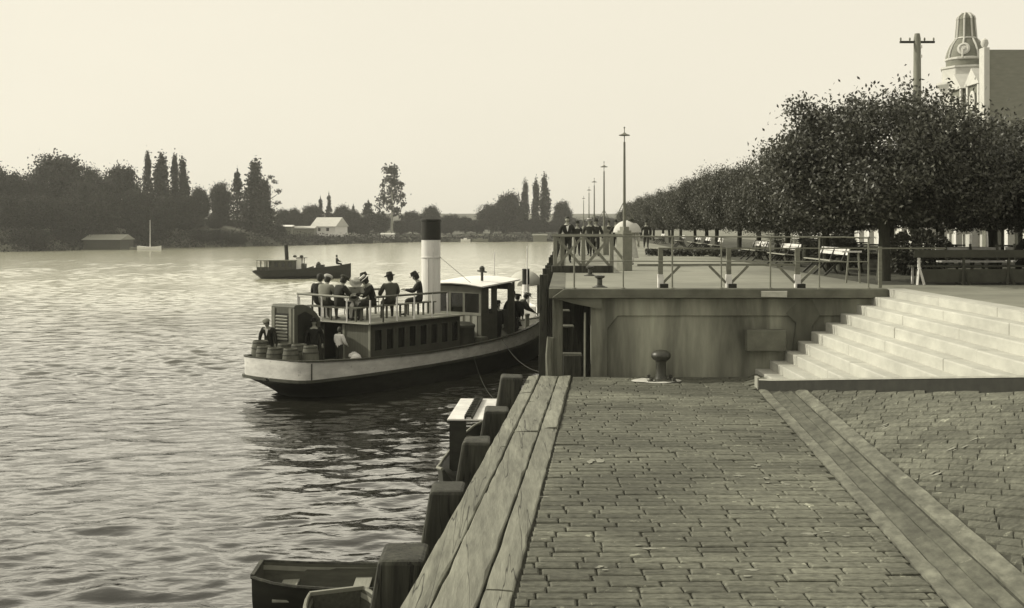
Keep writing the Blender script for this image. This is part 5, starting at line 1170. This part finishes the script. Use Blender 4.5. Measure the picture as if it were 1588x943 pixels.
    if shirt:
        b = MB(); q0 = up(P0, .47, 0, .075); b.add([up(P0, .47, -.06, .09), up(P0, .47, .06, .09), up(P0, .22, 0, .168)], [(0, 1, 2)]); b.build('shirt_front', m_white, t, fixn=False)
    if skirt:
        b = MB(); b.lathe([(.15, pel + .1), (.19, pel - .1), (.25, pel - .4), (.29, skirt)], 18); b.build('skirt', cloth(trousers), t, smooth=True)
    return t
SIT = ((86, 4, .12), (84, -4, .12)); REST = ((28, .10, 78, .06), (28, .10, 78, .06)); READ = ((35, .06, 100, .10), (35, .06, 100, .10))
zr = ZR + .002
def sit(lab, u, w, facing, **k): k = {'H': 1.86, 'legs': SIT, 'arms': REST, **k}; return person(lab, BW(u, w, zr), facing, pel=.53, **k)
FW = (.587, .81)
sit('man in a pale grey jacket and white cap seated with his back to us', 2.8, -.72, (.45, .9), torso=12, head=(18, 0), jacket=.21, trousers=.06, hat='cap', hatv=.55, bulk=1.14)
sit('man in a dark coat seated on the roof bench right of the pale grey jacket', 2.8, -.12, (.75, .66), torso=16, head=(18, 0), jacket=.025, hat='cap', hatv=.05, bulk=1.1)
sit('person in a dark coat half hidden left of the pale grey jacket', 3.15, -1.32, (.2, 1), torso=10, jacket=.02, hat=None, bulk=1.1)
sit('woman in pale clothes leaning over her lap on the roof deck', 3.5, -.1, (.3, -.9), torso=30, head=(25, 0), jacket=.36, trousers=.5, hat='cloche', hatv=.42, arms=READ)
sit('man in a light grey suit turned to the left between the roof benches', 4.25, -.1, (-.97, .2), torso=12, head=(10, 0), jacket=.26, trousers=.05, hat='trilby', hatv=.04)
sit('man in a straw boater and dark suit bending forward on the roof deck', 3.75, .58, (-.95, -.25), torso=20, head=(28, 0), jacket=.02, trousers=.025, hat='boater', hatv=.5, arms=READ, bulk=1.05)
sit('man in a dark felt hat and grey jacket seated with his back turned', 4.65, .5, (-.35, .92), torso=10, head=(8, 20), jacket=.075, trousers=.04, hat='trilby', hatv=.035, bulk=1.05)
p6 = sit('man in a dark hat and suit reading alone beside the funnel', 6.15, .5, (-.98, -.1), torso=8, head=(24, 0), jacket=.02, trousers=.03, hat='trilby', hatv=.03, arms=READ, shirt=True)
q = BW(6.15, .5, zr); t = thing('open_book', 'small open paper held by the man reading beside the funnel', 'book', (q.x - .44, q.y - .05, ZR + .86), R(90))
for s in (-1, 1): b = MB(); b.box(min(0, s * .13), max(0, s * .13), -.09, .09, -.004, .004, (0, R(-s * 14), 0), (0, 0, 0)); b.build('page', m_whitew, t)
# stern
zd = .757
person('boy in a white shirt and dark trousers standing behind the barrels', BW(1.95, .78, zd), (.6, .8), H=1.28, pel=.92, jacket=.62, trousers=.02, hat=None, head=(14, 0), arms=((12, .1, 62, .1), (12, .1, 62, .1)))
person('man in a flat cap and dark jacket standing behind the largest barrel', BW(1.05, -1.42, zd), (-.2, -1), torso=14, head=(22, 0), H=1.5, jacket=.025, hat='cap', hatv=.12, shirt=True)
person('man in black standing in the shadow of the companion hatch', BW(1.75, -.12, zd), (.1, -1), head=(10, 0), H=1.5, jacket=.012, trousers=.012, hat='trilby', hatv=.012)
# foredeck
ZF = deckz(11.5)
person('man in a white hat bending forward on the launch foredeck', BW(12.2, .18, deckz(12.2)), (.9, .2), torso=38, head=(10, 0), jacket=.035, trousers=.02, hat='boater', hatv=.45, H=1.78, bulk=1.1, arms=((30, .1, 60, .05), (30, .1, 60, .05)))
person('man in black with his back turned on the launch foredeck', BW(11.3, .62, deckz(11.3)), (.5, .85), torso=8, jacket=.012, trousers=.012, hat='trilby', hatv=.02, H=1.78, bulk=1.4, skirt=.45)
person('dark figure standing beside the man in black on the foredeck', BW(11.9, .35, deckz(11.9)), (.7, .6), torso=14, jacket=.012, trousers=.012, hat='cap', hatv=.03, H=1.66, bulk=1.4, skirt=.45)
person('figure in the dark doorway of the wheelhouse', BW(9.8, 1.1, deckz(9.8)), (.8, -.5), jacket=.012, trousers=.012, hat='trilby', hatv=.03, H=1.62)
# on the other steamer
person('man sitting at the bow of the small river steamer', s2.location + Vector((8.2, .3, 1.02)), (1, 0), pel=.5, legs=SIT, arms=REST, jacket=.03, hat=None, H=1.7)
# promenade
WALK = ((22, 2, .0), (-16, -34, .0)); zp = ZP + .005
person('man in a dark suit with white shirt front walking towards us', (2.02, 42.5, zp), (.05, -1), H=1.66, legs=WALK, jacket=.02, trousers=.025, hat=None, shirt=True, arms=((-12, .12, 10, .0), (14, .12, 25, .0)))
person('person in dark clothes walking just behind the man with the white shirt front', (2.95, 52.5, zp), (0, -1), H=1.5, legs=WALK, jacket=.025, trousers=.025, hat='trilby', hatv=.03)
person('person in a pale hat and dark coat walking on the promenade', (3.4, 51.0, zp), (-.2, -1), H=1.62, legs=WALK, jacket=.03, trousers=.03, hat='boater', hatv=.6)
person('companion in a dark hat beside the person in the pale hat', (3.75, 51.8, zp), (0, -1), H=1.6, legs=WALK, jacket=.025, trousers=.02, hat='trilby', hatv=.04)
person('woman in pale clothes holding the white parasol by the lamp pillar', (3.95, 38.6, zp), (.2, 1), H=1.55, legs=WALK, jacket=.45, trousers=.5, hat='cloche', hatv=.05, skirt=.3, arms=((20, .1, 120, .0), (5, .1, 10, .0)))
pr = thing('parasol', 'white domed parasol behind the lamp pillar', 'parasol', (3.84, 38.66, zp + 1.0), 0)
b = MB(); rr = []
for i in range(9):
    a = i / 8 * math.pi / 2; rr.append([(.47 * math.sin(a) * math.cos(t_) * (1 - .03 * (k % 2)), .47 * math.sin(a) * math.sin(t_) * (1 - .03 * (k % 2)), .12 + .40 * math.cos(a)) for k, t_ in enumerate(np.linspace(0, 2 * math.pi, 25)[:-1])])
b.loft(rr, True); b.build('canopy', M('parasol_cloth', .52, .8, .1, 3, .1), pr, smooth=True); b = MB(); b.tube([(0, 0, -.2), (0, 0, .62)], .012, 6); b.build('shaft', m_wood, pr)
for i, (px, Y, lab) in enumerate(((955, 62, 'distant walker in dark clothes left of the lamp pillar'), (944, 70, 'distant walker in dark clothes by the second lamp pillar'), (1002, 68, 'walker in dark clothes near the far benches'))):
    x = (px - CX) * Y / F; person(lab, (x, Y, zp), (0, -1), H=1.6, legs=WALK, jacket=.03, trousers=.03, hat='trilby', hatv=.03)
person('person in a dark coat seated on the long dark bench with the back to us', (12.0, 26.75, ZP + .005), (0, 1), pel=.55, legs=SIT, arms=REST, torso=4, jacket=.012, trousers=.012, hat='trilby', hatv=.02, bulk=1.25)
